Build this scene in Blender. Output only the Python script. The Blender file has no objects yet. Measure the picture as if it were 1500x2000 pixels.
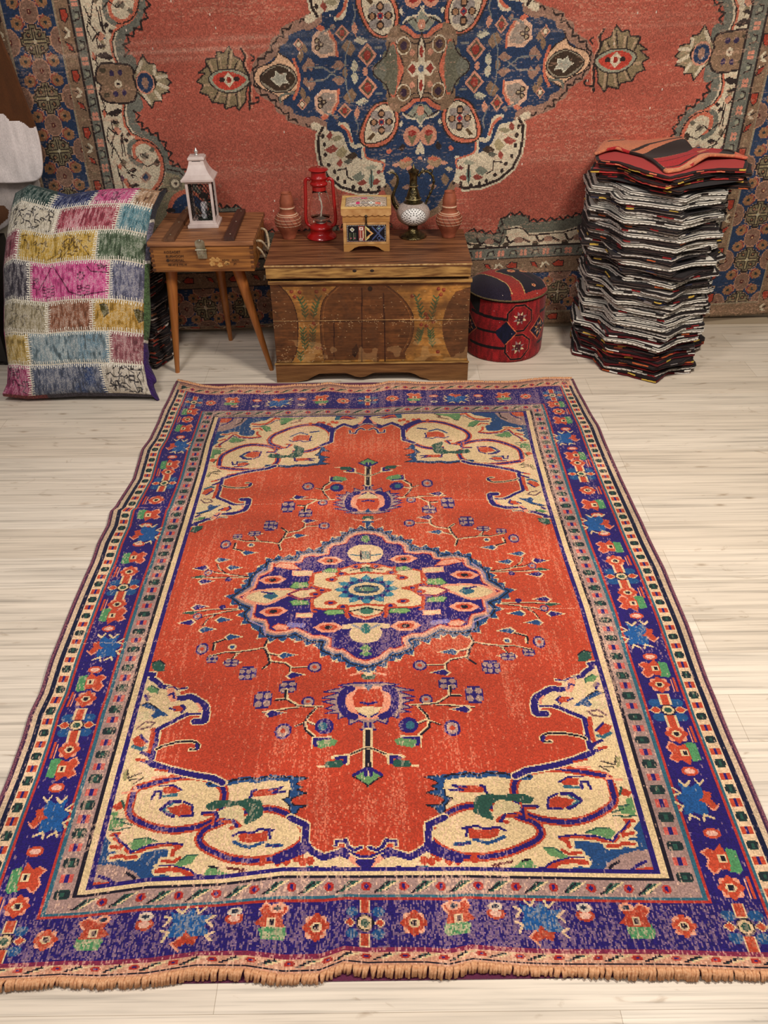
import bpy, bmesh, math, random
import numpy as np
from mathutils import Matrix, Vector
random.seed(3)
# camera: a hand-held phone shot of a 1500 x 2000 frame, 1.7 m above the floor
F=1640.0; H=1.70
def _n(v): return v/np.linalg.norm(v)
# direction of world axes in camera coords (x right,y up,-z fwd)
Yc=_n(np.array([739-750.,1000+153.,-F]))
Xc=np.array([1,.0135,0.]); Xc=_n(Xc-Yc*Xc.dot(Yc))
Zc=np.cross(Xc,Yc)
M=np.stack([Xc,Yc,Zc])  # world = M @ cam
C0=np.array([0,0,H])
def ray(x,y): return M@_n(np.array([x-750.,1000.-y,-F]))
def floor(x,y,z=0.):
    r=ray(x,y); t=(z-C0[2])/r[2]; return C0+r*t
def wall(x,y,Y):
    r=ray(x,y); t=Y/r[1]; return C0+r*t
def proj(p):
    c=M.T@(np.array(p,float)-C0); return (750+F*c[0]/-c[2],1000-F*c[1]/-c[2])
class Cv:
    """grid of knots: an array of sRGB colours addressed in metres"""
    def __init__(s,x0,y0,x1,y1,cx,cy,bg):
        s.x0,s.y0,s.x1,s.y1=x0,y0,x1,y1
        s.nx=int(round((x1-x0)/cx)); s.ny=int(round((y1-y0)/cy))
        s.cx=(x1-x0)/s.nx; s.cy=(y1-y0)/s.ny
        s.a=np.zeros((s.ny,s.nx,3),np.float32); s.a[:]=np.array(bg)/255.
        s.X=x0+(np.arange(s.nx)+.5)*s.cx; s.Y=y0+(np.arange(s.ny)+.5)*s.cy
        s.T=[lambda p:p]; s.M=lambda p:p
        s.clip=None
    def _w(s,xa,xb,ya,yb):
        i0=max(0,int((xa-s.x0)/s.cx)-1); i1=min(s.nx,int((xb-s.x0)/s.cx)+2)
        j0=max(0,int((ya-s.y0)/s.cy)-1); j1=min(s.ny,int((yb-s.y0)/s.cy)+2)
        if i1<=i0 or j1<=j0: return None
        return slice(j0,j1),slice(i0,i1)
    def _put(s,w,m,col):
        if s.clip is not None: m=m&s.clip[w]
        s.a[w][m]=np.array(col)/255.
    def poly(s,pts,col):
        pts=np.array(s.M(pts),float)
        for t in s.T:
            p=t(pts); w=s._w(p[:,0].min(),p[:,0].max(),p[:,1].min(),p[:,1].max())
            if w is None: continue
            Y,X=np.meshgrid(s.Y[w[0]],s.X[w[1]],indexing='ij'); m=np.zeros(X.shape,bool)
            q=np.roll(p,-1,0)
            for (ax,ay),(bx,by) in zip(p,q):
                if ay==by: continue
                c=((Y>=min(ay,by))&(Y<max(ay,by)))&(X<ax+(Y-ay)*(bx-ax)/(by-ay)); m^=c
            s._put(w,m,col)
    def line(s,pts,wd,col,closed=False):
        pts=np.array(s.M(pts),float)
        if closed: pts=np.vstack([pts,pts[:1]])
        h=max(wd/2,.5*max(s.cx,s.cy))
        for t in s.T:
            p=t(pts)
            for a,b in zip(p[:-1],p[1:]):
                w=s._w(min(a[0],b[0])-h,max(a[0],b[0])+h,min(a[1],b[1])-h,max(a[1],b[1])+h)
                if w is None: continue
                Y,X=np.meshgrid(s.Y[w[0]],s.X[w[1]],indexing='ij'); d=b-a; L=(d**2).sum()+1e-12
                k=np.clip(((X-a[0])*d[0]+(Y-a[1])*d[1])/L,0,1)
                s._put(w,(X-a[0]-k*d[0])**2+(Y-a[1]-k*d[1])**2<=h*h,col)
    def dot(s,c,rx,ry,col):
        c=np.array(s.M([c]),float)
        for t in s.T:
            x,y=t(c)[0]; w=s._w(x-rx,x+rx,y-ry,y+ry)
            if w is None: continue
            Y,X=np.meshgrid(s.Y[w[0]],s.X[w[1]],indexing='ij')
            s._put(w,((X-x)/rx)**2+((Y-y)/ry)**2<=1,col)
    def rect_(s,p,rx,ry,col):
        s.poly([(p[0]-rx,p[1]-ry),(p[0]+rx,p[1]-ry),(p[0]+rx,p[1]+ry),(p[0]-rx,p[1]+ry)],col)
    def rect(s,xa,ya,xb,yb,col):
        s.poly([(xa,ya),(xb,ya),(xb,yb),(xa,yb)],col)
def sm(pts,n=5,closed=False):
    p=[np.array(q,float) for q in pts]; o=[]; N=len(p)
    for i in range(N if closed else N-1):
        g=(lambda k:p[k%N]) if closed else (lambda k:p[min(max(k,0),N-1)])
        a,b,c,d=g(i-1),g(i),g(i+1),g(i+2)
        for k in range(n):
            t=k/n; o.append(.5*((2*b)+(c-a)*t+(2*a-5*b+4*c-d)*t*t+(3*b-a-3*c+d)*t**3))
    if not closed: o.append(p[-1])
    return [tuple(q) for q in o]
def teeth(pts,step,amp):
    """saw-tooth copy of a line"""
    p=np.array(pts,float); d=np.r_[0,np.cumsum(np.hypot(*np.diff(p,axis=0).T))]
    n=max(2,int(d[-1]/step)); s=np.linspace(0,d[-1],n*2+1); x=np.interp(s,d,p[:,0]); y=np.interp(s,d,p[:,1])
    tx=np.gradient(x); ty=np.gradient(y); l=np.hypot(tx,ty)+1e-9; k=np.where(np.arange(len(s))%2,amp,0.)
    return list(zip(x-ty/l*k,y+tx/l*k))
def noise2(nx,ny,fx,fy,rng):
    """smooth value noise on a grid"""
    gx=max(2,int(fx)+2); gy=max(2,int(fy)+2); g=rng.random((gy,gx))
    x=np.linspace(0,gx-1.001,nx); y=np.linspace(0,gy-1.001,ny); i=x.astype(int); j=y.astype(int)
    u=x-i; v=y-j; u=u*u*(3-2*u); v=v*v*(3-2*v); u=u[None,:]; v=v[:,None]
    return (g[j][:,i]*(1-u)+g[j][:,i+1]*u)*(1-v)+(g[j+1][:,i]*(1-u)+g[j+1][:,i+1]*u)*v

def off(pts,d):
    p=np.array(pts,float);t=np.gradient(p,axis=0);l=np.hypot(t[:,0],t[:,1])+1e-9
    return [tuple(q) for q in np.c_[p[:,0]-t[:,1]/l*d,p[:,1]+t[:,0]/l*d]]
# ---------------------------------------------------------------- floor rug
OUTL=[(.82,-.905),(1.0,-.912),(1.225,-.918),(1.308,-.919),(1.412,-.925),(1.50,-.935),(1.573,-.931),(1.70,-.941),(1.83,-.948),(1.93,-.951),(2.05,-.953),(2.14,-.952),(2.24,-.958),(2.34,-.953),(2.435,-.966),(2.452,-.955),(2.49,-.953),(2.64,-.936),(2.74,-.944),(2.845,-.950),(2.93,-.938),(3.17,-.937),(3.42,-.929)]
FL=[(.82,-.652),(1.03,-.657),(1.29,-.667),(1.5,-.673),(1.8,-.68),(2.1,-.683),(2.4,-.686),(2.7,-.690),(2.9,-.699),(3.12,-.700),(3.42,-.708)]
FR=[(.82,.588),(1.0,.589),(1.3,.590),(1.6,.595),(1.9,.596),(2.2,.588),(2.5,.585),(2.8,.588),(3.13,.600),(3.42,.606)]
OUTR=[(.82,.853),(1.13,.856),(1.34,.858),(1.47,.858),(1.67,.866),(1.81,.874),(2.07,.877),(2.27,.871),(2.41,.870),(2.69,.866),(2.99,.866),(3.13,.857),(3.29,.848),(3.42,.844)]
BOT=[(-.95,.818),(-.77,.822),(-.651,.83),(-.577,.826),(-.481,.828),(-.386,.841),(-.288,.840),(-.214,.830),(-.142,.832),(-.094,.850),(-.045,.843),(.07,.841),(.114,.837),(.163,.849),(.26,.843),(.474,.833),(.742,.827),(.9,.824)]
FB=[(-.95,.985),(-.65,.995),(-.523,1.013),(-.365,1.018),(-.233,1.034),(-.046,1.031),(.168,1.030),(.344,1.025),(.588,1.018),(.9,1.015)]
FT=[(-.95,3.12),(-.69,3.124),(-.487,3.124),(-.046,3.126),(.1,3.14),(.3,3.141),(.607,3.147),(.9,3.15)]
TOP=[(-.95,3.440),(-.931,3.434),(-.815,3.390),(-.732,3.375),(-.67,3.383),(-.606,3.371),(-.494,3.363),(-.389,3.388),(-.308,3.377),(-.247,3.393),(-.171,3.374),(-.046,3.380),(.02,3.402),(.142,3.389),(.291,3.403),(.461,3.386),(.67,3.408),(.833,3.421),(.9,3.422)]
def _ip(t,x): return np.interp(x,[a for a,b in t],[b for a,b in t])
RX=[-.905,-.64,.64,.905]; RY=[0,.19,2.29,2.57]
def rug_to_canon(X,Y):
    X=np.asarray(X,float); Y=np.asarray(Y,float)
    xs=[_ip(t,Y) for t in (OUTL,FL,FR,OUTR)]; ys=[_ip(t,X) for t in (BOT,FB,FT,TOP)]
    def pw(v,k,r):
        o=r[0]+(v-k[0])*(r[1]-r[0])/(k[1]-k[0])
        o=np.where(v>k[1],r[1]+(v-k[1])*(r[2]-r[1])/(k[2]-k[1]),o)
        return np.where(v>k[2],r[2]+(v-k[2])*(r[3]-r[2])/(k[3]-k[2]),o)
    return pw(X,xs,RX),pw(Y,ys,RY)
def canon_to_rug(u,v):
    u=np.asarray(u,float); v=np.asarray(v,float); X=u.copy(); Y=v+.84
    for _ in range(5):
        xs=[_ip(t,Y) for t in (OUTL,FL,FR,OUTR)]
        X=np.where(u<RX[1],xs[0]+(u-RX[0])*(xs[1]-xs[0])/(RX[1]-RX[0]),np.where(u<RX[2],xs[1]+(u-RX[1])*(xs[2]-xs[1])/(RX[2]-RX[1]),xs[2]+(u-RX[2])*(xs[3]-xs[2])/(RX[3]-RX[2])))
        ys=[_ip(t,X) for t in (BOT,FB,FT,TOP)]
        Y=np.where(v<RY[1],ys[0]+(v-RY[0])*(ys[1]-ys[0])/(RY[1]-RY[0]),np.where(v<RY[2],ys[1]+(v-RY[1])*(ys[2]-ys[1])/(RY[2]-RY[1]),ys[2]+(v-RY[2])*(ys[3]-ys[2])/(RY[3]-RY[2])))
    return X,Y
def rc(pts):
    w=[floor(x,y) for x,y in pts]; a,b=rug_to_canon([p[0] for p in w],[p[1] for p in w]); return list(zip(a,b))
RED=(190,70,44);NAV=(36,22,100);BLU=(32,68,116);TEA=(48,96,114);CRE=(218,188,142);GRN=(40,78,66);LGR=(98,138,88);MAU=(160,128,120);SAL=(226,146,116);BLK=(26,20,34);DRD=(178,52,44)
def Zf(x0,y0,s): return lambda pts: rc([(x0+x/s,y0+y/s) for x,y in pts])
def paint_rug():
    c=Cv(-.905,-.004,.905,2.575,.0032,.0032,RED); rng=np.random.default_rng(4)
    z1=Zf(160,1450,5);z2=Zf(440,1450,5);z3=Zf(440,1040,3.173);z4=Zf(300,1060,3.735);z5=Zf(440,1240,3.173);z6=Zf(240,1240,4.235)
    ident=lambda p:p
    mx=lambda p:np.c_[-.02+(-.02-p[:,0])*1.065,p[:,1]]
    YK=[0,.19,.304,.391,.565,.699,.855,1.152]; YV=[2.48,2.285,2.08,1.955,1.76,1.6,1.50,1.152]
    my=lambda p:np.c_[p[:,0],np.interp(p[:,1],YK,YV)]
    mm=lambda p:my(mx(p))
    # ---- corner spandrels, drawn once and mirrored into four corners
    c.T=[ident,mx,my,mm]
    c.M=ident
    top=z6([(150,350),(215,345),(260,345),(245,375),(285,405),(320,440),(380,452),(430,470),(470,480),(500,545),(560,530),(640,565),(690,600),(700,650),(685,735),(620,742),(640,705),(625,668),(560,668),(480,700),(400,745),(330,778),(296,800),(285,880),(275,960),(250,1065)])
    low=z1([(740,240),(850,275),(1000,310),(1150,345),(1270,360),(1350,400),(1400,425)])+z2([(0,425),(120,400),(200,390),(310,400),(440,380),(560,380),(640,372),(700,380),(690,450),(700,520),(640,570),(640,640),(690,700),(640,745),(720,790),(800,820),(800,1045),(900,1105),(1000,1125),(1120,1090),(1200,1100),(1300,1150),(1385,1190),(1400,1280),(1440,1330)])
    bd=top+low
    fill=[(-.66,.97)]+bd+[(-.02,.17),(-.66,.17)]
    c.clip=None
    c.poly(fill,CRE)
    # blue corner ground with salmon/red leaf edging
    blue=z1([(200,870),(255,960),(300,1010),(260,1090),(330,1090),(420,1150),(540,1130),(640,1060),(840,1060),(850,1130),(780,1180),(700,1230),(730,1290),(860,1330),(960,1340),(1020,1390),(900,1430),(600,1470),(0,1530),(-60,1530)])
    c.poly(blue,BLU)
    c.poly(z1([(40,1250),(190,1210),(260,1270),(420,1240),(540,1300),(600,1400),(400,1500),(0,1560)]),MAU)
    c.poly(z1([(180,1230),(260,1210),(420,1240),(400,1290),(260,1290)]),MAU)
    c.poly(z1([(110,1400),(260,1380),(330,1430),(300,1490),(100,1510)]),RED)
    c.line(z1([(180,1330),(260,1360),(320,1400),(330,1490)]),.007,NAV)
    c.line(z1([(440,1300),(520,1340),(520,1440),(430,1470)]),.006,BLK)
    def leafline(p,w=.018):
        c.line(p,w+.010,CRE);c.line(p,w,RED)
    leafline(z1([(290,930),(370,910),(330,960),(400,1010),(440,1060),(300,1040)]),.009)
    leafline(z1([(440,1060),(500,1130),(620,1060),(830,1020),(980,1030),(900,1080),(890,1120)]),.010)
    c.line(z1([(330,920),(380,990),(440,1030),(490,1100)]),.005,NAV);c.line(z1([(500,1090),(640,1035),(840,1005),(990,1020)]),.005,NAV)
    leafline(z1([(290,1150),(400,1130),(440,1150),(540,1140)]),.008)
    leafline(z1([(790,1180),(900,1190),(960,1150)]),.008)
    leafline(z1([(740,1280),(860,1260),(980,1270),(1060,1320),(1100,1370),(1210,1350)]),.012)
    c.line(z1([(760,1230),(900,1225),(1060,1270),(1120,1320),(1200,1330)]),.005,NAV)
    c.poly(z1([(460,1010),(520,970),(640,965),(740,990),(640,1020),(560,1060),(500,1070)]),LGR)
    c.line(z1([(520,965),(640,955),(740,985)]),.004,GRN)
    c.poly(z1([(900,1220),(960,1180),(1040,1130),(1130,1130),(1080,1200),(960,1240)]),LGR);c.line(z1([(960,1180),(1040,1125),(1130,1125)]),.004,GRN)
    c.poly(z1([(1200,1300),(1250,1240),(1330,1250),(1400,1300),(1500,1310)])+z2([(180,1310),(250,1340),(60,1345)])+z1([(1300,1370),(1200,1370)]),LGR)
    c.line(z1([(1250,1235),(1300,1240),(1330,1250)]),.005,BLK);c.line(z2([(20,1250),(200,1270),(140,1290),(240,1330)]),.006,(90,40,40))
    c.poly(z1([(270,870),(300,700),(360,700),(350,770),(440,780),(400,850)]),LGR);c.line(z1([(270,880),(360,880),(480,850)]),.004,GRN);c.line(z1([(330,770),(450,770)]),.004,GRN);c.line(z1([(380,800),(490,825)]),.004,GRN)
    c.poly(z1([(300,650),(400,590),(415,660),(340,690)]),RED);c.line(z1([(400,590),(420,660)]),.006,GRN)
    # scroll bodies (two large lobes)
    def lobe(p,f=CRE):
        p=sm(p,5,True);c.poly(p,f);c.line(p,.022,RED,True);c.line(p,.011,NAV,True)
    l1=z1([(530,480),(640,440),(840,385),(1050,355),(1260,385),(1380,470),(1390,600),(1340,740),(1250,810),(1080,860),(880,880),(700,850),(520,770),(470,700),(490,590)])
    lobe(l1)
    l2=z2([(-220,905),(-160,860),(-60,820),(100,740),(300,680),(480,680),(620,730),(740,820),(780,910),(740,1010),(600,1100),(450,1160),(250,1180),(60,1160),(-80,1110),(-200,1050),(-250,980)])
    lobe(l2)
    # scroll eyes
    c.poly(z1([(840,660),(950,640),(1000,620),(1090,660),(1080,730),(950,745),(880,720)]),RED)
    c.line(z1([(960,600),(860,610),(780,670),(860,730),(900,740)]),.010,NAV);c.line(z1([(900,615),(850,650),(800,680),(880,720)]),.004,TEA);c.line(z1([(1000,600),(1080,640),(1090,740),(960,750)]),.006,NAV)
    c.poly(z1([(800,460),(920,455),(980,490),(900,530),(800,520)]),RED);c.line(z1([(760,450),(900,440),(980,490)]),.005,NAV);c.line(z1([(690,570),(720,500),(780,500),(770,560)]),.007,NAV);c.line(z1([(800,545),(930,535)]),.007,TEA)
    c.poly(z2([(130,930),(200,900),(310,910),(420,890),(410,980),(230,1010),(150,990)]),RED)
    c.line(z2([(80,940),(150,900),(270,910),(340,870),(470,880)]),.006,NAV);c.line(z2([(90,1000),(160,1030),(240,1050),(370,1000)]),.008,BLU);c.line(z2([(410,1030),(550,1030)]),.009,BLU);c.line(z2([(420,1035),(520,1035)]),.005,NAV)
    c.line(z2([(430,890),(440,960)]),.006,NAV)
    # joining green leaf, square panel and blue comb
    c.poly(z1([(1210,640),(1290,600),(1440,590),(1500,600)])+z2([(130,600),(230,570),(350,590),(370,650),(370,740),(290,790),(200,830),(180,790),(230,730),(190,670),(130,640),(0,660)])+z1([(1320,680),(1240,690)]),GRN)
    c.line(z1([(1180,720),(1310,710),(1300,810)]),.008,NAV);c.line(z1([(1200,735),(1290,730),(1280,830)]),.006,RED)
    c.poly(z1([(1330,700),(1450,650),(1500,660)])+z2([(190,690),(190,790),(60,780)])+z1([(1350,760)]),(208,186,140))
    c.line(z2([(-20,800),(100,800),(150,840),(60,860)]),.009,RED);c.line(z2([(80,790),(120,850)]),.008,NAV)
    c.poly(z2([(270,500),(400,480),(520,480),(500,530),(340,550),(280,560)]),RED);c.line(z2([(250,560),(270,500),(300,490)]),.007,NAV);c.line(z2([(430,490),(560,460),(460,520),(590,500)]),.005,NAV)
    comb=z2([(620,375),(700,355),(815,370),(730,400),(690,430),(760,460),(700,485),(800,520),(700,550),(650,570),(640,600),(680,640),(800,640),(720,670),(700,710),(640,740),(630,640),(560,580),(620,560),(640,470)])
    c.poly(comb,BLU);c.line(comb,.003,BLK,True)
    tl=z2([(-150,430),(0,425),(120,400),(200,380),(310,395),(440,365),(560,375),(640,372)])
    c.line(tl,.016,BLU);c.line(teeth(tl,.035,.006),.005,BLK);c.line(z2([(590,470),(620,400),(640,480)]),.004,CRE)
    # boundary of the spandrel
    b1=z6([(150,380),(215,345),(262,347),(240,378),(290,408),(322,445),(380,455)])
    b2=z6([(430,552),(500,545),(560,530),(640,572),(680,600),(690,650),(680,725),(600,735)])
    b3=z6([(650,665),(560,665),(480,700),(400,745),(330,778),(296,800),(280,880),(268,960),(240,1065)])
    b4=z1([(680,230),(850,285),(1000,320),(1150,350),(1280,370),(1380,420)])
    b5=z2([(640,760),(720,800),(785,830),(785,1040),(870,1100),(960,1150),(1120,1100),(1240,1150),(1370,1200),(1400,1300)])
    for p,w,i in ((b1,.014,1),(b3,.012,1),(b4,.016,0),(b5,.016,1)):
        q=np.array(p); c.line(p,w+.008,CRE); c.line(p,w,NAV)
    c.line(z6([(255,800),(245,900),(225,980),(205,1010)]),.012,RED)
    p=sm(b2,4);c.line(teeth(p,.03,.012),.006,CRE);c.line(p,.026,CRE);c.line(p,.019,NAV)
    c.line(z6([(440,575),(540,575),(620,600),(650,650),(560,655)]),.010,CRE)
    c.poly(z6([(400,580),(560,560),(640,600),(640,640),(540,655),(400,680),(330,640)]),CRE)
    c.line(z6([(620,590),(650,620),(640,650)]),.007,SAL)
    c.poly(z6([(415,610),(500,600),(515,630),(490,655),(425,650)]),RED);c.line(z6([(490,600),(520,625),(490,660)]),.007,NAV);c.line(z6([(390,625),(430,640)]),.006,NAV)
    p=z6([(380,455),(430,465),(470,480),(530,460)]);c.line(p,.012,CRE);c.line(teeth(p,.02,.004),.005,NAV)
    c.line(z6([(400,480),(420,550)]),.020,SAL);c.line(z6([(380,520),(420,500),(430,545)]),.006,NAV)
    c.poly(z6([(250,245),(310,235),(355,270),(350,320),(290,325),(245,300)]),GRN);c.line(z6([(245,250),(310,232),(355,265)]),.004,BLK)
    c.poly(z6([(190,455),(240,440),(300,470),(290,500),(230,500)]),LGR);c.line(z6([(240,440),(300,470),(290,505)]),.004,GRN)
    c.poly(z6([(170,520),(210,500),(240,530),(200,570)]),MAU);c.line(z6([(190,520),(210,560)]),.007,NAV)
    c.poly(z6([(150,600),(210,578),(290,620),(330,650),(390,690),(310,690),(260,715),(240,690),(270,650)]),BLU);c.line(z6([(150,600),(210,578),(290,625)]),.004,BLK)
    c.poly(z6([(120,660),(230,650),(240,710),(170,740),(120,730)]),(206,186,142))
    c.line(z6([(120,790),(190,740),(270,745),(230,780),(150,800)]),.006,(110,80,80))
    c.poly(z6([(80,880),(140,850),(200,905),(170,950),(100,930)]),RED);c.line(z6([(150,850),(205,905)]),.007,NAV);c.line(z6([(90,940),(150,965),(185,950)]),.010,TEA)
    c.line(z6([(160,990),(230,1020),(240,1080),(160,1060)]),.009,NAV);c.line(z6([(120,1050),(180,1055)]),.008,RED)
    # curl into the red
    p=sm(z6([(285,965),(330,940),(400,920),(460,905),(560,898),(620,915),(630,945),(600,968),(560,968)]),4);c.line(p,.012,CRE);c.line(p,.006,BLK)
    c.line(z6([(612,925),(622,960)]),.008,NAV)
    # leaves under the curl
    c.line(z1([(450,290),(460,370),(590,320)]),.005,(70,60,50));c.line(z1([(470,390),(600,370),(520,420)]),.005,(70,60,50));c.poly(z1([(410,290),(450,290),(440,400),(410,390)]),(150,140,96))
    c.line(z1([(720,290),(840,300)]),.006,RED);c.line(z1([(690,370),(960,350)]),.006,SAL);c.line(z1([(580,445),(760,400)]),.008,NAV);c.line(z1([(520,450),(740,385),(930,350)]),.005,RED);c.line(z1([(400,520),(540,490),(520,450)]),.006,SAL)
    # foot of the spandrel
    p=z2([(1080,1030),(1090,990),(1180,985),(1200,1040),(1260,1080),(1330,1050)]);c.line(p,.014,CRE);c.line(p,.008,NAV)
    c.line(z2([(1150,1090),(1260,1150),(1380,1180)]),.020,NAV);c.line(z2([(1210,1110),(1310,1160),(1400,1165)]),.004,CRE)
    p=z2([(1230,1160),(1300,1210),(1350,1280)]);c.line(p,.014,SAL);c.line(z2([(1300,1190),(1390,1290)]),.010,NAV)
    c.poly(z2([(880,1240),(1080,1240),(1170,1270),(1000,1320),(900,1320)]),RED);c.line(z2([(880,1240),(960,1270),(1080,1240)]),.006,NAV);c.line(z2([(940,1330),(1080,1290),(1200,1270)]),.006,NAV);c.poly(z2([(790,1230),(860,1230),(920,1320),(800,1320)]),TEA)
    for q in z2([(740,1100),(700,1150),(600,1180),(520,1190),(370,1190),(760,1190),(830,1180)]): c.dot(q,.009,.011,RED)
    c.line(z2([(520,1160),(620,1120),(760,1060),(780,1030)]),.026,NAV)
    # ---- pendant flowers above and below the medallion
    yk=[.40,.83,1.152];yv=[1.955,1.48,1.152]
    pm=lambda p:np.c_[p[:,0],np.interp(p[:,1],yk,yv)]
    def half(xc):
        g=lambda p:np.c_[2*xc-p[:,0],p[:,1]]
        return [ident,g,pm,lambda p:pm(g(p))]
    c.T=half(-.012)
    o=z5([(890,310),(800,310),(700,325),(760,330),(610,365),(700,370),(600,405),(680,410),(605,425),(680,445),(620,470),(680,480),(620,500),(700,500),(700,535),(760,510),(770,570),(830,545),(860,560),(890,590)])
    c.poly(o,MAU);c.line(o,.004,NAV)
    c.poly(sm(z5([(890,335),(800,335),(730,365),(710,430),(740,500),(820,530),(890,540)]),4),SAL)
    c.line(sm(z5([(780,345),(735,370),(720,430),(745,495),(800,520)]),4),.022,NAV)
    c.poly(z5([(890,350),(820,345),(790,400),(800,450),(820,500),(890,520)]),RED);c.poly(z5([(890,455),(800,460),(830,500),(890,530)]),CRE)
    c.line(z5([(840,430),(890,440)]),.008,NAV);c.line(z5([(830,500),(870,520)]),.006,NAV);c.poly(z5([(860,320),(890,320),(890,360),(870,340)]),BLU)
    c.poly(z5([(890,545),(860,550),(840,600),(890,610)]),MAU);c.line(z5([(840,600),(890,600)]),.007,NAV);c.line(z5([(870,560),(875,600)]),.007,NAV)
    c.line(z5([(893,610),(893,850)]),.020,CRE);c.line(z5([(893,610),(893,850)]),.008,BLK)
    c.poly(z5([(900,850),(860,850),(800,890),(840,915),(890,950),(900,950)]),LGR);c.line(z5([(900,848),(860,850),(800,885)]),.009,NAV);c.line(z5([(795,895),(840,920),(890,955)]),.004,BLK);c.poly(z5([(900,860),(870,860),(880,890),(900,895)]),CRE);c.line(z5([(900,860),(900,885)]),.010,NAV)
    p=z5([(893,715),(850,725),(760,765)]);c.line(p,.009,CRE);c.line(p,.004,BLK)
    c.poly(z5([(610,830),(630,800),(720,790),(740,815),(710,840),(640,840)]),GRN);c.line(z5([(670,775),(760,765),(755,810)]),.012,CRE);c.line(z5([(690,780),(745,775),(740,810)]),.010,NAV);c.line(z5([(575,830),(615,832)]),.005,CRE)
    c.poly(z5([(890,250),(840,260),(850,285),(890,290)]),GRN);c.line(z5([(780,262),(850,245)]),.007,SAL);c.line(z5([(890,190),(885,250)]),.022,CRE);c.line(z5([(885,195),(885,235)]),.012,BLU);c.line(z5([(850,235),(890,235)]),.009,BLU)
    # ---- flowering twigs round the medallion, mirrored
    c.T=[ident,mx,pm,lambda p:pm(mx(p))]
    def tw(p,w=.0035):
        w=min(w,.006);q=[(a+.003,b+.003) for a,b in p];c.line(q,w+.002,CRE);c.line(p,w,BLK)
    def fl(p,rx=.022,ry=.024,a=NAV,b=MAU):
        rx*=.9;ry*=.9;c.rect_(p,rx*.72,ry,a);c.rect_(p,rx,ry*.66,a)
        for dx,dy in ((-.5,-.45),(.5,-.45),(-.5,.45),(.5,.45)): c.dot((p[0]+dx*rx,p[1]+dy*ry),rx*.42,ry*.36,b)
    def ring(p,rx=.022,ry=.022): c.dot(p,rx,ry,NAV);c.dot(p,rx*.72,ry*.72,MAU);c.dot(p,rx*.32,ry*.32,RED)
    def bud(p,d=1,col=BLU):
        x,y=p;c.poly([(x-.02*d,y-.012),(x+.03*d,y),(x-.016*d,y+.016),(x-.03*d,y)],CRE);c.poly([(x-.015*d,y-.012),(x+.02*d,y),(x-.012*d,y+.012),(x-.024*d,y)],col)
    tw(z5([(265,40),(240,90),(265,140),(275,190),(230,225)]),.008)
    tw(z5([(275,180),(370,190),(410,220),(510,215)]));tw(z5([(400,210),(400,270)]));tw(z5([(260,130),(340,145)]));tw(z5([(240,95),(70,125),(0,125)]))
    tw(z5([(80,130),(35,170)]))
    fl(z5([(140,250)])[0],.026,.028);fl(z5([(390,335)])[0],.026,.024,NAV,MAU);fl(z5([(235,415)])[0],.026,.034,NAV,MAU);ring(z5([(360,610)])[0],.022,.026);ring(z5([(555,212)])[0],.020,.020);ring(z5([(515,425)])[0],.018,.018)
    bud(z5([(390,140)])[0],1);bud(z5([(50,185)])[0],1);bud(z5([(440,262)])[0],1,NAV)
    tw(z5([(375,355),(375,410),(310,420)]),.008);tw(z5([(375,410),(450,455),(600,460)]));tw(z5([(450,465),(330,480),(230,495)]));bud(z5([(315,500)])[0],1,NAV)
    tw(z5([(555,470),(510,520),(490,560),(495,600),(545,645)]),.008);tw(z5([(490,560),(430,585)]));tw(z5([(510,555),(570,580)]))
    c.dot(z5([(615,580)])[0],.025,.026,NAV);c.dot(z5([(605,580)])[0],.012,.014,TEA)
    c.poly(z5([(550,660),(650,650),(700,670),(680,700),(590,720),(550,700)]),LGR);c.line(z5([(560,700),(550,660),(640,655)]),.010,NAV);c.line(z5([(540,715),(540,650),(660,645)]),.004,CRE)
    # twigs at the flanks
    fl(z4([(670,975)])[0],.02,.024);fl(z4([(430,865)])[0],.018,.018);fl(z4([(570,893)])[0],.022,.016)
    tw(z4([(747,800),(620,815),(520,820),(400,850)]));tw(z4([(600,830),(570,870)]));ring(z4([(357,792)])[0],.018,.024)
    tw(z4([(435,800),(440,750),(600,700)]),.008);bud(z4([(590,705)])[0],1);c.dot(z4([(577,777)])[0],.012,.012,CRE);c.dot(z4([(577,777)])[0],.007,.007,BLU)
    tw(z4([(660,502),(480,530),(390,580),(360,620)]));bud(z4([(400,650)])[0],1);tw(z4([(660,500),(400,510),(220,530)]));tw(z4([(480,535),(380,550),(270,600),(190,605)]))
    bud(z4([(240,600)])[0],-1,NAV);bud(z4([(345,485)])[0],1,NAV);ring(z4([(325,553)])[0],.013,.014);bud(z4([(520,580)])[0],1);c.poly(z4([(200,530),(290,515),(330,525),(280,540)]),GRN);c.dot(z4([(505,485)])[0],.010,.010,NAV)
    # ---- central medallion
    c.T=[ident,mx]
    full=c.T
    up=sm(z3([(870,-6),(800,2),(735,30)]),3)+sm(z3([(715,62),(650,70),(606,104)]),3)+sm(z3([(604,134),(520,132),(452,150)]),3)+sm(z3([(440,180),(350,176),(262,196)]),3)+sm(z3([(250,240),(190,262),(160,300),(150,340)]),3)
    lo=z3([(104,372),(40,415),(96,458)])+sm(z3([(160,482),(122,520),(150,570)]),3)+sm(z3([(226,586),(226,634),(300,662),(400,652)]),3)+sm(z3([(430,640),(520,684),(590,686)]),3)+sm(z3([(612,690),(600,740),(690,776)]),3)+sm(z3([(712,770),(770,818),(872,846)]),3)
    out=up+lo
    c.poly(out+[(-.02,.83),(-.02,1.47)],NAV);mid=lambda p:p+[(-.02,p[-1][1]),(-.02,p[0][1])]
    c.line(off(out,.011),.010,MAU);c.line(off(out,.019),.008,SAL);c.line(off(out,.025),.003,DRD)
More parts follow.
